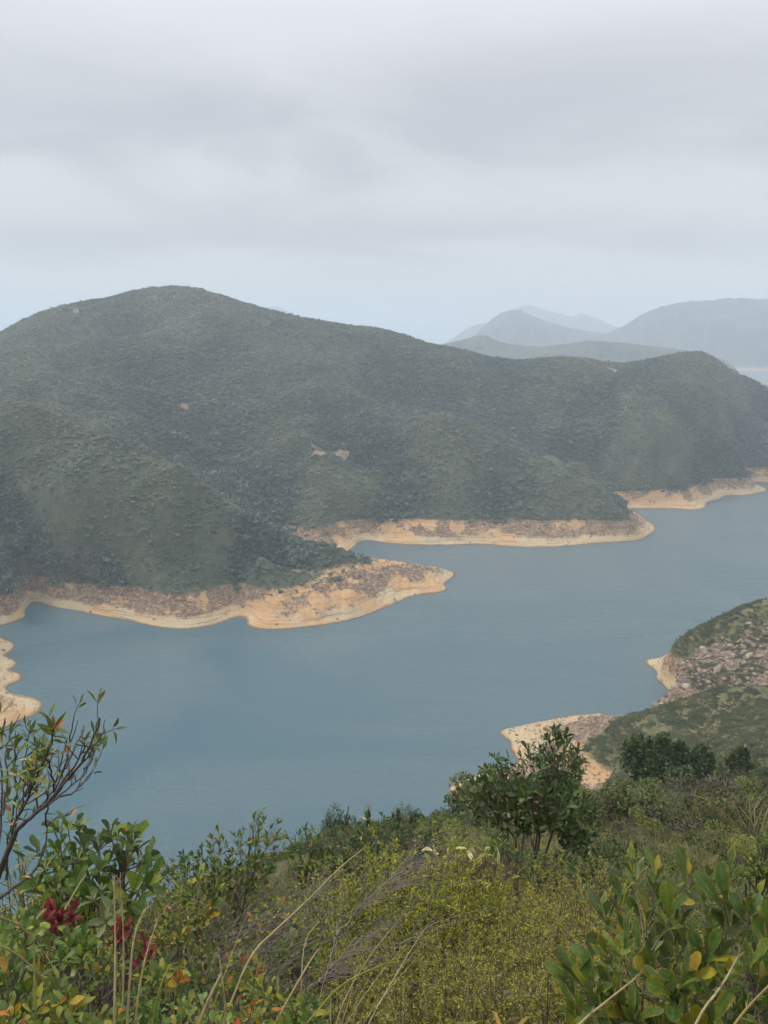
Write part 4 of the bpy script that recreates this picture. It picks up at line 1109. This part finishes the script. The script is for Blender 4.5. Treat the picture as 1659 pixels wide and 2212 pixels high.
for i, (x, y, d, c) in enumerate(spots_h):
    tp = P(x, y-8, d); g0 = zC(tp[0], tp[1]); hgt = max(0.25, tp[2]-g0)
    lab = ('yellow-green fine-leaved bush blown by wind in the lower middle' if c else 'fine-leaved olive heath bush ' + ('at the foot of the small dark tree' if y < 1950 else 'in the middle of the heath, left of the big leathery shrub' if y < 2020 else 'in the lower heath, level with the top of the grey branch' if y < 2120 else 'at the bottom edge behind the strap-leaved plants')) if x > 100 else 'brownish heath bush at the left margin below the glossy shrub'
    r_ = empty('heath_bush', (tp[0], tp[1], g0), lab, 'heath bush', 'yellow-green heath bushes' if c else (('olive heath bushes ' + ('at the tree foot' if y < 1950 else 'in the middle' if y < 2020 else 'lower down' if y < 2120 else 'at the bottom edge')) if x > 100 else 'heath bushes at the left margin'))
    s_ = hgt/0.5
    v = i % 4
    rot = Matrix.Rotation(random.random()*6.28, 4, 'Z')
    for nm, me_ in (('twigs', hm[(c, v)][0]), ('foliage', hm[(c, v)][1])):
        o = link(nm, me_, r_, kind='stuff')
        o.matrix_basis = Matrix.Diagonal((max(s_, 0.9)*1.15, max(s_, 0.9)*1.15, s_, 1)) @ rot
        if c: o.matrix_basis = Matrix(((1,0,0.35,0),(0,1,0.1,0),(0,0,1,0),(0,0,0,1))) @ o.matrix_basis

# ------------------------------------------------------------------ single grass stalks
def stalk(ln, d0, d1, r0, lab, mat=m_straw, ears=True, name='grass_stalk'):
    p = smooth_line(px3(ln, d0, d1)); base = p[0].copy()
    tb = Tubes(); tb.add(p-base, r0, r0*0.35, 5)
    o = link(name, tb.mesh('grass_stalk', mat), label=lab, cat='grass stalk', loc=tuple(base))
    if ears:
        t2 = Tubes(); n_ = len(p)
        for k in range(int(n_*0.45), n_):
            for _ in range(3):
                q = p[k]-base; e = q + unit(unit(p[k]-p[k-1])*1.4+rng.normal(size=3)*0.5)*random.uniform(0.012, 0.022)
                t2.add(np.array([q, e]), 0.0010, 0.0004, 3)
        link('seed_head', t2.mesh('seed_head', mat), o)
stalk([(440,2290),(490,2190),(540,2060),(600,2005),(680,1930),(735,1872),(787,1832)], 1.8, 2.4, 0.0044, 'thick straw stalk leaning far to the right across the lower middle')
stalk([(247,2300),(248,2150),(250,2040),(246,1905)], 1.5, 1.7, 0.0042, 'upright grass stalk, green below and straw above, leftmost of the tall pair')
stalk([(262,2300),(266,2150),(268,2020),(259,1900)], 1.55, 1.75, 0.0034, 'upright straw stalk, right one of the tall pair')
stalk([(270,2290),(280,2120),(288,2020),(312,1965),(318,1962)], 1.5, 1.7, 0.0036, 'straw stalk with nodding head right of the tall pair')
stalk([(285,2290),(300,2130),(320,2045),(341,1985)], 1.5, 1.7, 0.0034, 'slender straw stalk with feathery head leaning right')
stalk([(318,2290),(335,2170),(360,2090),(385,2078)], 1.5, 1.6, 0.0034, 'arching green grass blade right of the tall stalks', m_blade, False)
stalk([(75,2290),(75,2150),(74,2040)], 1.5, 1.6, 0.005, 'straight green grass blade near the left margin', m_blade, False)
stalk([(-30,1975),(30,1990),(68,2022)], 1.8, 1.9, 0.0034, 'yellow grass blade drooping in from the left margin', m_straw, False)
stalk([(-30,2030),(40,2060),(90,2110)], 1.7, 1.8, 0.0030, 'second yellow grass blade drooping in from the left margin', m_straw, False)
stalk([(140,1965),(165,1920),(185,1888)], 2.2, 2.3, 0.0028, 'thin pale straw in front of the glossy green shrub', m_straw, False)
stalk([(405,2290),(440,2180),(470,2120),(478,2100)], 1.5, 1.6, 0.006, 'broad straw blade under the windswept twigs', m_straw, False)
stalk([(470,2290),(490,2200),(480,2110),(473,2060)], 1.5, 1.6, 0.0040, 'bent straw blade left of the long leaning stalk', m_straw, False)
stalk([(600,2290),(680,2190),(740,2120),(850,2075),(870,2060)], 1.6, 1.9, 0.0036, 'yellow green stalk leaning right over the heath', m_blade, False)
stalk([(715,2290),(730,2180),(800,2060),(860,1990)], 1.6, 2.1, 0.0030, 'thin straw stalk rising through the pale dead stem', m_straw, False)
stalk([(560,2290),(600,2200),(650,2110),(680,2060),(690,2050)], 1.6, 1.8, 0.0042, 'straw blade leaning right behind the bare grey branch', m_straw, False)
stalk([(640,2290),(650,2150),(655,2030),(690,1990)], 1.9, 2.2, 0.0026, 'thin arching straw left of the pale dead stem', m_straw, False)
stalk([(1180,2300),(1245,2215),(1320,2155),(1374,2112)], 1.25, 1.4, 0.0034, 'thick straw stalk crossing the big leathery shrub, leftmost of three', m_straw, True)
stalk([(1470,2300),(1510,2190),(1560,2130),(1596,2062)], 1.25, 1.4, 0.0033, 'thick straw stalk crossing the big leathery shrub, middle of three', m_straw, True)
stalk([(1560,2260),(1600,2190),(1680,2110)], 1.2, 1.3, 0.0033, 'thick straw stalk crossing the big leathery shrub, rightmost of three', m_straw, True)
stalk([(1345,1960),(1352,1925),(1368,1905),(1372,1910),(1373,1925)], 1.7, 1.7, 0.0034, 'hooked yellow tendril on top of the big leathery shrub', m_yel, False, 'tendril')

# ------------------------------------------------------------------ strap-leaved plants at the bottom edge
for x, y, n_, lab in [(985,2305,13,'rosette of arching orange-green strap leaves at the bottom edge, left one'), (1090,2300,14,'rosette of arching orange-green strap leaves at the bottom edge, right one')]:
    b0 = P(x, y, 1.5)
    root = empty('strap_leaf_plant', tuple(b0), lab, 'plant')
    for k in range(n_):
        a = k*2.4+random.random(); L_ = random.uniform(0.13, 0.23); w = 0.0075
        dv = np.array([math.cos(a), math.sin(a)*0.8, 0]); sdv = np.array([-dv[1], dv[0], 0])
        V, E, F = [], [], []
        for j in range(8):
            t_ = j/7; c = dv*L_*(0.85*t_) + np.array([0, 0, L_*(1.15*t_-1.05*t_*t_)])
            ww = w*(1-t_**2.2)+0.0004
            V += [c-sdv*ww, c-np.array([0, 0, ww*0.4]), c+sdv*ww]; E += [1, 0, 1]
            if j:
                q = 3*j; F += [(q-3, q-2, q+1, q), (q-2, q-1, q+2, q+1)]
        link('leaf', mesh_np('leaf', np.array(V), np.array(F), [m_strap], True, None, {'edge': np.array(E, float)}), root)

# ------------------------------------------------------------------ round trees and slope bushes (one object each)
def crown_tree(name, lab, x, ytop, ybase, d, wpx, mat, nq, size, lobes, seed, trunk=True, group=None, spread=0.5):
    top = P(x, ytop, d); g0 = zC(top[0], top[1]); _, _, fw = project(top)
    hgt = max(top[2]-g0, 0.4); rad = 0.5*wpx/FPX*fw
    b0 = np.array([top[0], top[1], g0]); root = empty(name, tuple(b0), lab, 'tree' if trunk else 'bush', group)
    p, a, n, s_ = clump(nq, size, lobes, seed, 0.9, spread=spread)
    lo = 0.30*hgt if trunk else 0.02
    p[:, 2] = (p[:, 2]-p[:, 2].min())/(np.ptp(p[:, 2])+1e-6)
    p[:, :2] /= np.percentile(np.hypot(p[:, 0], p[:, 1]), 97)
    p = p*np.array([rad, rad, hgt-lo]) + np.array([0, 0, lo])
    me_ = joined_leaves('crown', p, a, n, s_*rad, 'oval', 0.5, mat)
    link('crown', me_, root)
    tb = Tubes()
    for k in range(1 if trunk else 4):
        e = np.array([rng.normal()*rad*0.3, rng.normal()*rad*0.3, hgt*0.75])
        tb.add(bez(np.array([0, 0, -0.1]), np.array([0, 0, hgt*0.4]), e, 7), 0.05*hgt*(0.7 if trunk else 0.25), 0.012*hgt, 6)
        for j in range(6):
            q = np.array([0, 0, hgt*random.uniform(0.2, 0.5)]); e2 = p[rng.integers(len(p))]*0.85
            tb.add(bez(q, 0.5*(q+e2)+np.array([0, 0, -0.05*hgt]), e2, 6), 0.015*hgt, 0.004*hgt, 5)
    link('trunk' if trunk else 'stem', tb.mesh('trunk' if trunk else 'stem', m_bark), root)
crown_tree('round_tree', 'large dark round-crowned tree, the biggest on the right slope', 1430, 1592, 1722, 75, 128, m_dark, 15000, 0.16, 18, 5, spread=0.55)
crown_tree('round_tree', 'broad dark low tree just right of the biggest round tree', 1512, 1628, 1700, 76, 95, m_dark, 8000, 0.18, 12, 6)
crown_tree('round_tree', 'dark compact tree standing alone near the right margin', 1603, 1614, 1685, 77, 74, m_dark, 7000, 0.19, 9, 7)
crown_tree('round_tree', 'dark bushy tree in front of the foot of the biggest round tree', 1475, 1655, 1722, 70, 80, m_dark, 8000, 0.18, 10, 8)
crown_tree('round_tree', 'bright green low tree left of the biggest round tree', 1352, 1672, 1740, 68, 64, m_mid, 7000, 0.125, 10, 9)
crown_tree('rounded_bush', 'rounded grey-green bush at the brow left of the dense dark shrub, against water', 742, 1735, 1790, 30, 78, m_dark, 3200, 0.12, 9, 10, False)
crown_tree('rounded_bush', 'small spreading bush at the brow left end against water', 708, 1752, 1790, 29, 44, m_dark, 1600, 0.14, 7, 11, False)
crown_tree('rounded_bush', 'dark rounded bush beside the orange beach, left of the small tree', 980, 1742, 1785, 25, 60, m_dark, 3200, 0.12, 9, 12, False)
crown_tree('rounded_bush', 'dense dark bush in front of the bush beside the orange beach', 940, 1762, 1805, 22, 76, m_dark, 3600, 0.11, 10, 13, False)
crown_tree('rounded_bush', 'slim pale-topped bush at the brow against the water', 797, 1730, 1780, 24, 20, m_mid, 900, 0.2, 5, 14, False)
crown_tree('rounded_bush', 'light loose bush at the brow above the dense dark shrub', 858, 1728, 1780, 23, 34, m_mid, 1300, 0.17, 6, 15, False)
crown_tree('rounded_bush', 'green bush at the brow right above the dense dark shrub', 900, 1742, 1790, 22, 50, m_dark, 2000, 0.14, 8, 16, False)
crown_tree('rounded_bush', 'large dark bush right of the small dark tree', 1285, 1700, 1800, 30, 84, m_dark, 3600, 0.11, 11, 17, False)
crown_tree('rounded_bush', 'dark olive bush at the right margin below the lone compact tree', 1640, 1665, 1760, 55, 90, m_mid, 4000, 0.10, 11, 18, False)

# prototypes shared by every copy of a kind
KINDS = [
 ('dark_bush', 'dark green rounded bush scattered over the right-hand slope', 'dark bushes on the right-hand slope', [clump_mesh('dark_bush', m_sdark, 2200, 0.105, 8, 200+i) for i in range(4)]),
 ('olive_bush', 'olive green low bush scattered over the right-hand slope', 'olive bushes on the right-hand slope', [clump_mesh('olive_bush', m_solive, 2200, 0.095, 9, 210+i, 0.65) for i in range(4)]),
 ('yellow_bush', 'bush with bright yellow-green tips on the right-hand slope', 'yellow-tipped bushes on the right-hand slope', [clump_mesh('yellow_bush', m_syel, 1900, 0.095, 7, 220+i, 0.9) for i in range(3)]),
 ('dry_bush', 'brownish dry bush among grass on the right-hand slope', 'dry bushes on the right-hand slope', [clump_mesh('dry_bush', m_sdry, 1800, 0.12, 8, 230+i, 0.8, 0.25) for i in range(3)]),
 ('grass_clump', 'clump of pale dry grass on the right-hand slope', 'dry grass clumps on the right-hand slope', [blades_mesh('grass_clump', m_tuft, 110, 1.0, 0.35, 0.6, 0.035, 240+i) for i in range(3)]),
]
def slope_points(n, d0, d1, a0, a1):
    d = np.sqrt(rng.uniform(d0*d0, d1*d1, n)); az = np.radians(rng.uniform(a0, a1, n))
    z = heightC(az, d); return np.stack([d*np.sin(az), d*np.cos(az), z], 1), az, d
PR = {}
reps = {}
cand = []
for (d0, d1, n, a0, a1, s0, s1) in [(10, 24, 330, 4, 31, 0.28, 0.6), (24, 70, 900, 9, 31, 0.7, 1.6), (70, 130, 500, 8, 31, 0.9, 1.9), (185, 345, 1500, 8, 31, 0.8, 2.0)]:
    p, az, d = slope_points(n, d0, d1, a0, a1)
    s_ = rng.uniform(s0, s1, n)*rng.uniform(0.8, 1.25, n)
    ok = seen(p[:, 0], p[:, 1], p[:, 2]+s_*0.9) & (p[:, 2] > ZV+1.0)
    X_, Y_, fw = project(p)
    ok &= (X_ > -10) & (X_ < 1680) & (Y_ < 1990)
    wet = fbm(p[:, 0], p[:, 1], 11, 3, 301)
    for i in np.where(ok)[0]:
        u = random.random() + wet[i]*0.9
        kd = 0 if u > 0.68 else 1 if u > 0.30 else 2 if u > 0.17 else 4 if u > -0.05 else 3
        cand.append((s_[i]/fw[i], p[i], s_[i], kd))
cand.sort(key=lambda c: -c[0])
cnt = [0]*5; extra = [[] for _ in KINDS]
for sz_, p, s_, kd in cand:
    nm, lab, grp, ms = KINDS[kd]
    if cnt[kd] < 110:
        dd_ = math.hypot(p[0], p[1])
        zn = 'on the near slope beyond the heath' if dd_ < 30 else 'on the slope around and below the round trees' if dd_ < 140 else 'on the far spur between beach and boulders'
        o = link(nm, ms[cnt[kd] % len(ms)], label=lab.replace('scattered over the right-hand slope', zn).replace('on the right-hand slope', zn), cat='grass clump' if kd == 4 else 'bush', group=grp.replace('on the right-hand slope', zn), loc=tuple(p))
        if cnt[kd] < len(ms): PR.setdefault(kd, []).append(o)
        f = s_*(1.1 if kd == 4 else 1.0)
        o.scale = (f*random.uniform(0.9, 1.2), f*random.uniform(0.9, 1.2), f*random.uniform(0.75, 1.1)); o.rotation_euler = (random.gauss(0, 0.06), random.gauss(0, 0.06), random.random()*6.28)
        cnt[kd] += 1
    else: extra[kd].append((p, s_))
# uncountable cover of the slopes
def cover(name, kd, n, d0, d1, a0, a1, s0, s1, thr, seed, tone=0.0, dens_scale=8, tilt=0.1):
    p, az, d = slope_points(n, d0, d1, a0, a1)
    w = fbm(p[:, 0], p[:, 1], dens_scale, 3, seed) + rng.normal(size=n)*0.12
    bare = np.clip(1.6-np.hypot((p[:, 0]-sp[0])/42, (p[:, 1]-sp[1])/20), 0, 1)*(d > 288)*0.12
    ok = (w-bare > thr) & (p[:, 2] > ZV + (0.3 if d0 > 100 else 0))
    p = p[ok]; m_ = len(p)
    s_ = rng.uniform(s0, s1, m_)
    scatter(name, p, np.stack([s_, s_, s_*rng.uniform(0.6, 1.0, m_)], 1), rng.random(m_)*6.28, rng.integers(0, len(PR[kd]), m_), PR[kd], tone=np.full(m_, tone)+rng.normal(size=m_)*0.08, tilt=tilt)
cover('slope_scrub', 1, 20000, 185, 372, 4, 34, 0.5, 1.2, -0.02, 401)
cover('slope_scrub', 0, 12000, 185, 372, 4, 34, 0.5, 1.3, 0.12, 402)
cover('slope_grass', 4, 20000, 185, 372, 4, 34, 0.5, 1.0, -0.15, 403)
cover('slope_scrub', 3, 4000, 185, 372, 4, 34, 0.4, 0.9, 0.02, 404)
cover('slope_scrub', 1, 15000, 24, 130, 8, 34, 0.3, 0.9, 0.0, 405)
cover('slope_scrub', 0, 9000, 24, 130, 8, 34, 0.3, 1.0, 0.10, 406)
cover('slope_grass', 4, 14000, 9, 130, -16, 34, 0.30, 0.75, -0.02, 407)
cover('slope_scrub', 3, 2200, 9, 130, -16, 34, 0.25, 0.6, 0.0, 408)
cover('slope_scrub', 1, 5000, 24, 90, -14, 8, 0.2, 0.5, 0.0, 417)
cover('slope_scrub', 0, 2500, 24, 90, -14, 8, 0.2, 0.5, 0.05, 418)
cover('slope_scrub', 1, 900, 9, 24, -6, 34, 0.15, 0.34, 0.0, 415)
cover('slope_scrub', 0, 500, 9, 24, -6, 34, 0.15, 0.34, 0.05, 416)
# undergrowth close by
p, az, d = slope_points(3200, 1.0, 10, -35, 35)
m_ = len(p)
sprig_tb, sprig_lv = heath_meshes(90, 24, 900, None, 0.02)
sprig = empty('undergrowth_sprig', (0.9, 6.4, zC(0.9, 6.4)), 'small olive sprig in the undergrowth below the dense dark shrub', 'plant')
s1 = link('foliage', joined_leaves('foliage', *sprig_lv, 'oval', 0.36, m_mid), sprig); s2 = link('twigs', sprig_tb.mesh('twigs', m_twig), sprig)
tuft = link('grass_tuft', blades_mesh('grass_tuft', m_tuft, 70, 0.45, 0.12, 0.7, 0.006, 251, 5), label='tuft of thin straw-coloured grass among the low bushes of the lower left', cat='grass tuft', loc=(-0.62, 1.9, zC(-0.62, 1.9)))
tuft2 = link('grass_tuft', blades_mesh('grass_tuft', m_blade, 40, 0.45, 0.10, 0.8, 0.007, 252, 5), label='tuft of green grass blades beside the tall stalks of the lower left', cat='grass tuft', loc=(-0.85, 1.8, zC(-0.85, 1.8)))
dt = Tubes(); r9 = np.random.default_rng(5)
for i in range(60):
    b_ = r9.normal(size=3)*np.array([0.1, 0.1, 0]); e = b_ + np.array([r9.normal()*0.16, r9.normal()*0.16, r9.uniform(0.15, 0.42)])
    dt.add(bez(b_, 0.5*(b_+e)+r9.normal(size=3)*0.03, e, 5), 0.0022, 0.0007, 3)
twigp = link('dry_twigs', dt.mesh('dry_twigs', m_barkg), label='tangle of dry grey twigs among the low bushes of the lower left', cat='twigs', loc=(-0.3, 2.1, zC(-0.3, 2.1)))
for nm, pr, n_, s0, s1_ in (('undergrowth_leaves', [s1], 1300, 0.5, 1.1), ('undergrowth_twigs', [s2], 900, 0.6, 1.1), ('undergrowth_grass', [tuft, tuft2], 1100, 0.4, 0.9), ('undergrowth_twigs', [twigp], 1100, 0.5, 1.0)):
    q, az, d = slope_points(n_, 1.1, 10, -36, 36)
    scatter(nm, q, rng.uniform(s0, s1_, len(q))*np.clip(0.55+d*0.12, 0.6, 1.3), rng.random(len(q))*6.28, rng.integers(0, len(pr), len(q)), pr, tilt=0.15)

strawt = link('straw_tuft', blades_mesh('straw_tuft', m_straw, 9, 0.75, 0.10, 0.75, 0.0055, 253, 6), label='sparse tuft of long straw blades near the bare grey branch', cat='grass tuft', loc=(-0.25, 1.75, zC(-0.25, 1.75)))
for nm, pr, n_, s0, s1_, a0, a1, d1 in (('straw_grass', [strawt], 62, 0.6, 1.1, -33, 1, 3.6), ('straw_grass', [strawt], 60, 0.5, 0.9, 0, 33, 6.0), ('loose_twigs', [twigp], 60, 0.7, 1.05, -33, -2, 3.2)):
    q, az, d = slope_points(n_, 1.5, d1, a0, a1)
    scatter(nm, q, rng.uniform(s0, s1_, len(q)), rng.random(len(q))*6.28, np.zeros(len(q)), pr, tilt=0.25)

# ------------------------------------------------------------------ scrub forest over the far hills
far_protos = []
for i in range(4):
    w = P(560+40*i, 1152+i*2, 460); w[2] = float(heightA(np.array([math.atan2(w[0], w[1])]), np.array([math.hypot(w[0], w[1])]))[0])
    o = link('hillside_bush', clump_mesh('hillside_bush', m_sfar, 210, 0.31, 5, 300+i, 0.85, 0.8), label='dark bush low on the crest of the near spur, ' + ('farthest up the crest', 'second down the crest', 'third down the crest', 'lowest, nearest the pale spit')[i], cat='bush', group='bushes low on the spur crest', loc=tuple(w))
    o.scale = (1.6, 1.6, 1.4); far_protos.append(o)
n = 300000
d = np.sqrt(rng.uniform(370**2, 1040**2, n)); az = np.radians(rng.uniform(-30, 30, n))
z = heightA(az, d); x = d*np.sin(az); y = d*np.cos(az)
pm = patchmask(x, y)
e_ = 9.0
def hz_(xx, yy): return surfA.z(np.arctan2(xx, yy), np.hypot(xx, yy))
ok = (z > ZV + 0.6 + 2.2*fbm(x, y, 6, 3, 55) - 5.5*rng.random(n)**7) & (pm < 0.45)
x, y, z, d, az = x[ok], y[ok], z[ok], d[ok], az[ok]
# keep only slopes facing the water
dz = surfA.z(az, d*1.01)-surfA.z(az, d)
ok = dz/(0.01*d) > (z*0+(-0.25)); x, y, z, d, az = x[ok], y[ok], z[ok], d[ok], az[ok]
# gullies are lush, crests grassy; concavity across the slope also paints shading
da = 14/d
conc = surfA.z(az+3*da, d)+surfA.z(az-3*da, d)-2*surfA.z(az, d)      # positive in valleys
hgt_ = np.clip((z-95)/90, 0, 1)
thin = np.clip(hgt_*0.7 + fbm(x, y, 46, 4, 88)*1.3 - conc*0.006, 0, 0.8)
ok = rng.random(len(x)) > thin*0.8; x, y, z, d, az, conc, hgt_ = [v[ok] for v in (x, y, z, d, az, conc, hgt_)]
m_ = len(x)
s_ = (0.8 + 2.0*rng.random(m_)**4)*np.clip(1.0+conc*0.035-0.3*hgt_, 0.7, 1.7)
tone = np.clip(-conc*0.034, -0.34, 0.32) + 0.22*hgt_ + 0.36*fbm(x, y, 34, 4, 66) + 0.30*relief(x, y) + rng.normal(size=m_)*0.15 - 0.05  # landform shading put into the scrub colour: darker gullies, lighter crests
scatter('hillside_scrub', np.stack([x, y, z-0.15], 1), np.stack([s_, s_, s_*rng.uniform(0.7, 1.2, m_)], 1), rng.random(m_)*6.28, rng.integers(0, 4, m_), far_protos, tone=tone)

# ------------------------------------------------------------------ stones on the banks
m_st, t, b, o_ = newmat('stone')
g = N(t, 'ShaderNodeNewGeometry'); oi = N(t, 'ShaderNodeObjectInfo')
rn = M(t, 'FRACT', M(t, 'ADD', g.outputs['Random Per Island'], oi.outputs['Random']))
nz = noise(t, g.outputs['Position'], 1.6, 4, 0.6)
L(t, rampn(t, M(t, 'ADD', M(t, 'MULTIPLY', rn, 0.7), M(t, 'MULTIPLY', nz, 0.35)), [(0.1, (0.11, 0.078, 0.058)), (0.45, (0.21, 0.152, 0.112)), (0.8, (0.34, 0.26, 0.185)), (1.0, (0.55, 0.46, 0.34))]), b.inputs['Base Color'])
bump(t, b, nz, 0.5, 0.2)
t_ = (1+5**0.5)/2
ICO = unit(np.array([(-1,t_,0),(1,t_,0),(-1,-t_,0),(1,-t_,0),(0,-1,t_),(0,1,t_),(0,-1,-t_),(0,1,-t_),(t_,0,-1),(t_,0,1),(-t_,0,-1),(-t_,0,1)]))
ICF = np.array([(0,11,5),(0,5,1),(0,1,7),(0,7,10),(0,10,11),(1,5,9),(5,11,4),(11,10,2),(10,7,6),(7,1,8),(3,9,4),(3,4,2),(3,2,6),(3,6,8),(3,8,9),(4,9,5),(2,4,11),(6,2,10),(8,6,7),(9,8,1)])
def stone_verts(n, sizes):
    v = ICO[None]*(1+rng.normal(size=(n, 12, 1))*0.16)
    v = v*np.stack([rng.uniform(0.7, 1.4, n), rng.uniform(0.6, 1.1, n), rng.uniform(0.45, 0.85, n)], 1)[:, None]
    a = rng.random(n)*6.28; c, s = np.cos(a)[:, None], np.sin(a)[:, None]
    v = np.stack([v[..., 0]*c-v[..., 1]*s, v[..., 0]*s+v[..., 1]*c, v[..., 2]], -1)
    return v*np.asarray(sizes)[:, None, None]
def stones(name, pts, sizes, parent):
    v = stone_verts(len(pts), sizes)+pts[:, None]
    F = (ICF[None]+(np.arange(len(pts))*12)[:, None, None]).reshape(-1, 3)
    link(name, mesh_np(name, v.reshape(-1, 3), F, [m_st], False), bpy.data.objects[parent], kind='stuff')
p, az, d = slope_points(60000, 205, 350, 4, 33)
bm = (p[:, 2] > 0.9) & (p[:, 2] < ZV-0.5)
bfield = (np.clip(1.6-np.hypot((p[:, 0]-sp[0])/42, (p[:, 1]-sp[1])/20)+1.1*fbm(p[:, 0], p[:, 1], 14, 3, 71), 0, 1)*(d > 288) > 0.5)
hi_ = p[:, 2] > 4
pr = np.where(bfield, 0.17, np.where(hi_, 0.30, 0.16))
ok = (bm | bfield) & (rng.random(len(p)) < pr)
p, bfield = p[ok], bfield[ok]
sz_ = np.where(bfield, 0.35+1.5*rng.random(len(p))**3, 0.22+0.5*rng.random(len(p))**4)
X_, Y_, fw = project(p)
vis = (X_ < 1660) & seen(p[:, 0], p[:, 1], p[:, 2]+0.3)
order = np.argsort(-(sz_/fw)*vis)
bms = []
for k in range(10):
    bms.append(mesh_np('boulder', stone_verts(1, [1.0])[0], ICF, [m_st], False))
nh = bpy.data.objects['near_hillside']
for i in order[:300]:
    o = link('boulder', bms[i % 10], nh); o.location = tuple(p[i]); o.scale = (sz_[i],)*3; o.rotation_euler = (random.gauss(0, .3), random.gauss(0, .3), random.random()*6.28)
rest = order[300:]
stones('stones', p[rest], sz_[rest], 'near_hillside')
n = 120000
d = np.sqrt(rng.uniform(230**2, 820**2, n)); az = np.radians(rng.uniform(-31, 31, n))
z = heightA(az, d)
ok = (z > 0.4) & (z < ZV-0.5); ok &= rng.random(n) < np.where(z > 4.2, 0.42, 0.2)*np.where(soilmask(d*np.sin(az), d*np.cos(az)) > 0.5, 0.12, 1)
az, d, z = az[ok], d[ok], z[ok]
pts = np.stack([d*np.sin(az), d*np.cos(az), z], 1)
stones('stones', pts, 0.28+0.75*rng.random(len(pts))**4, 'far_hillside')
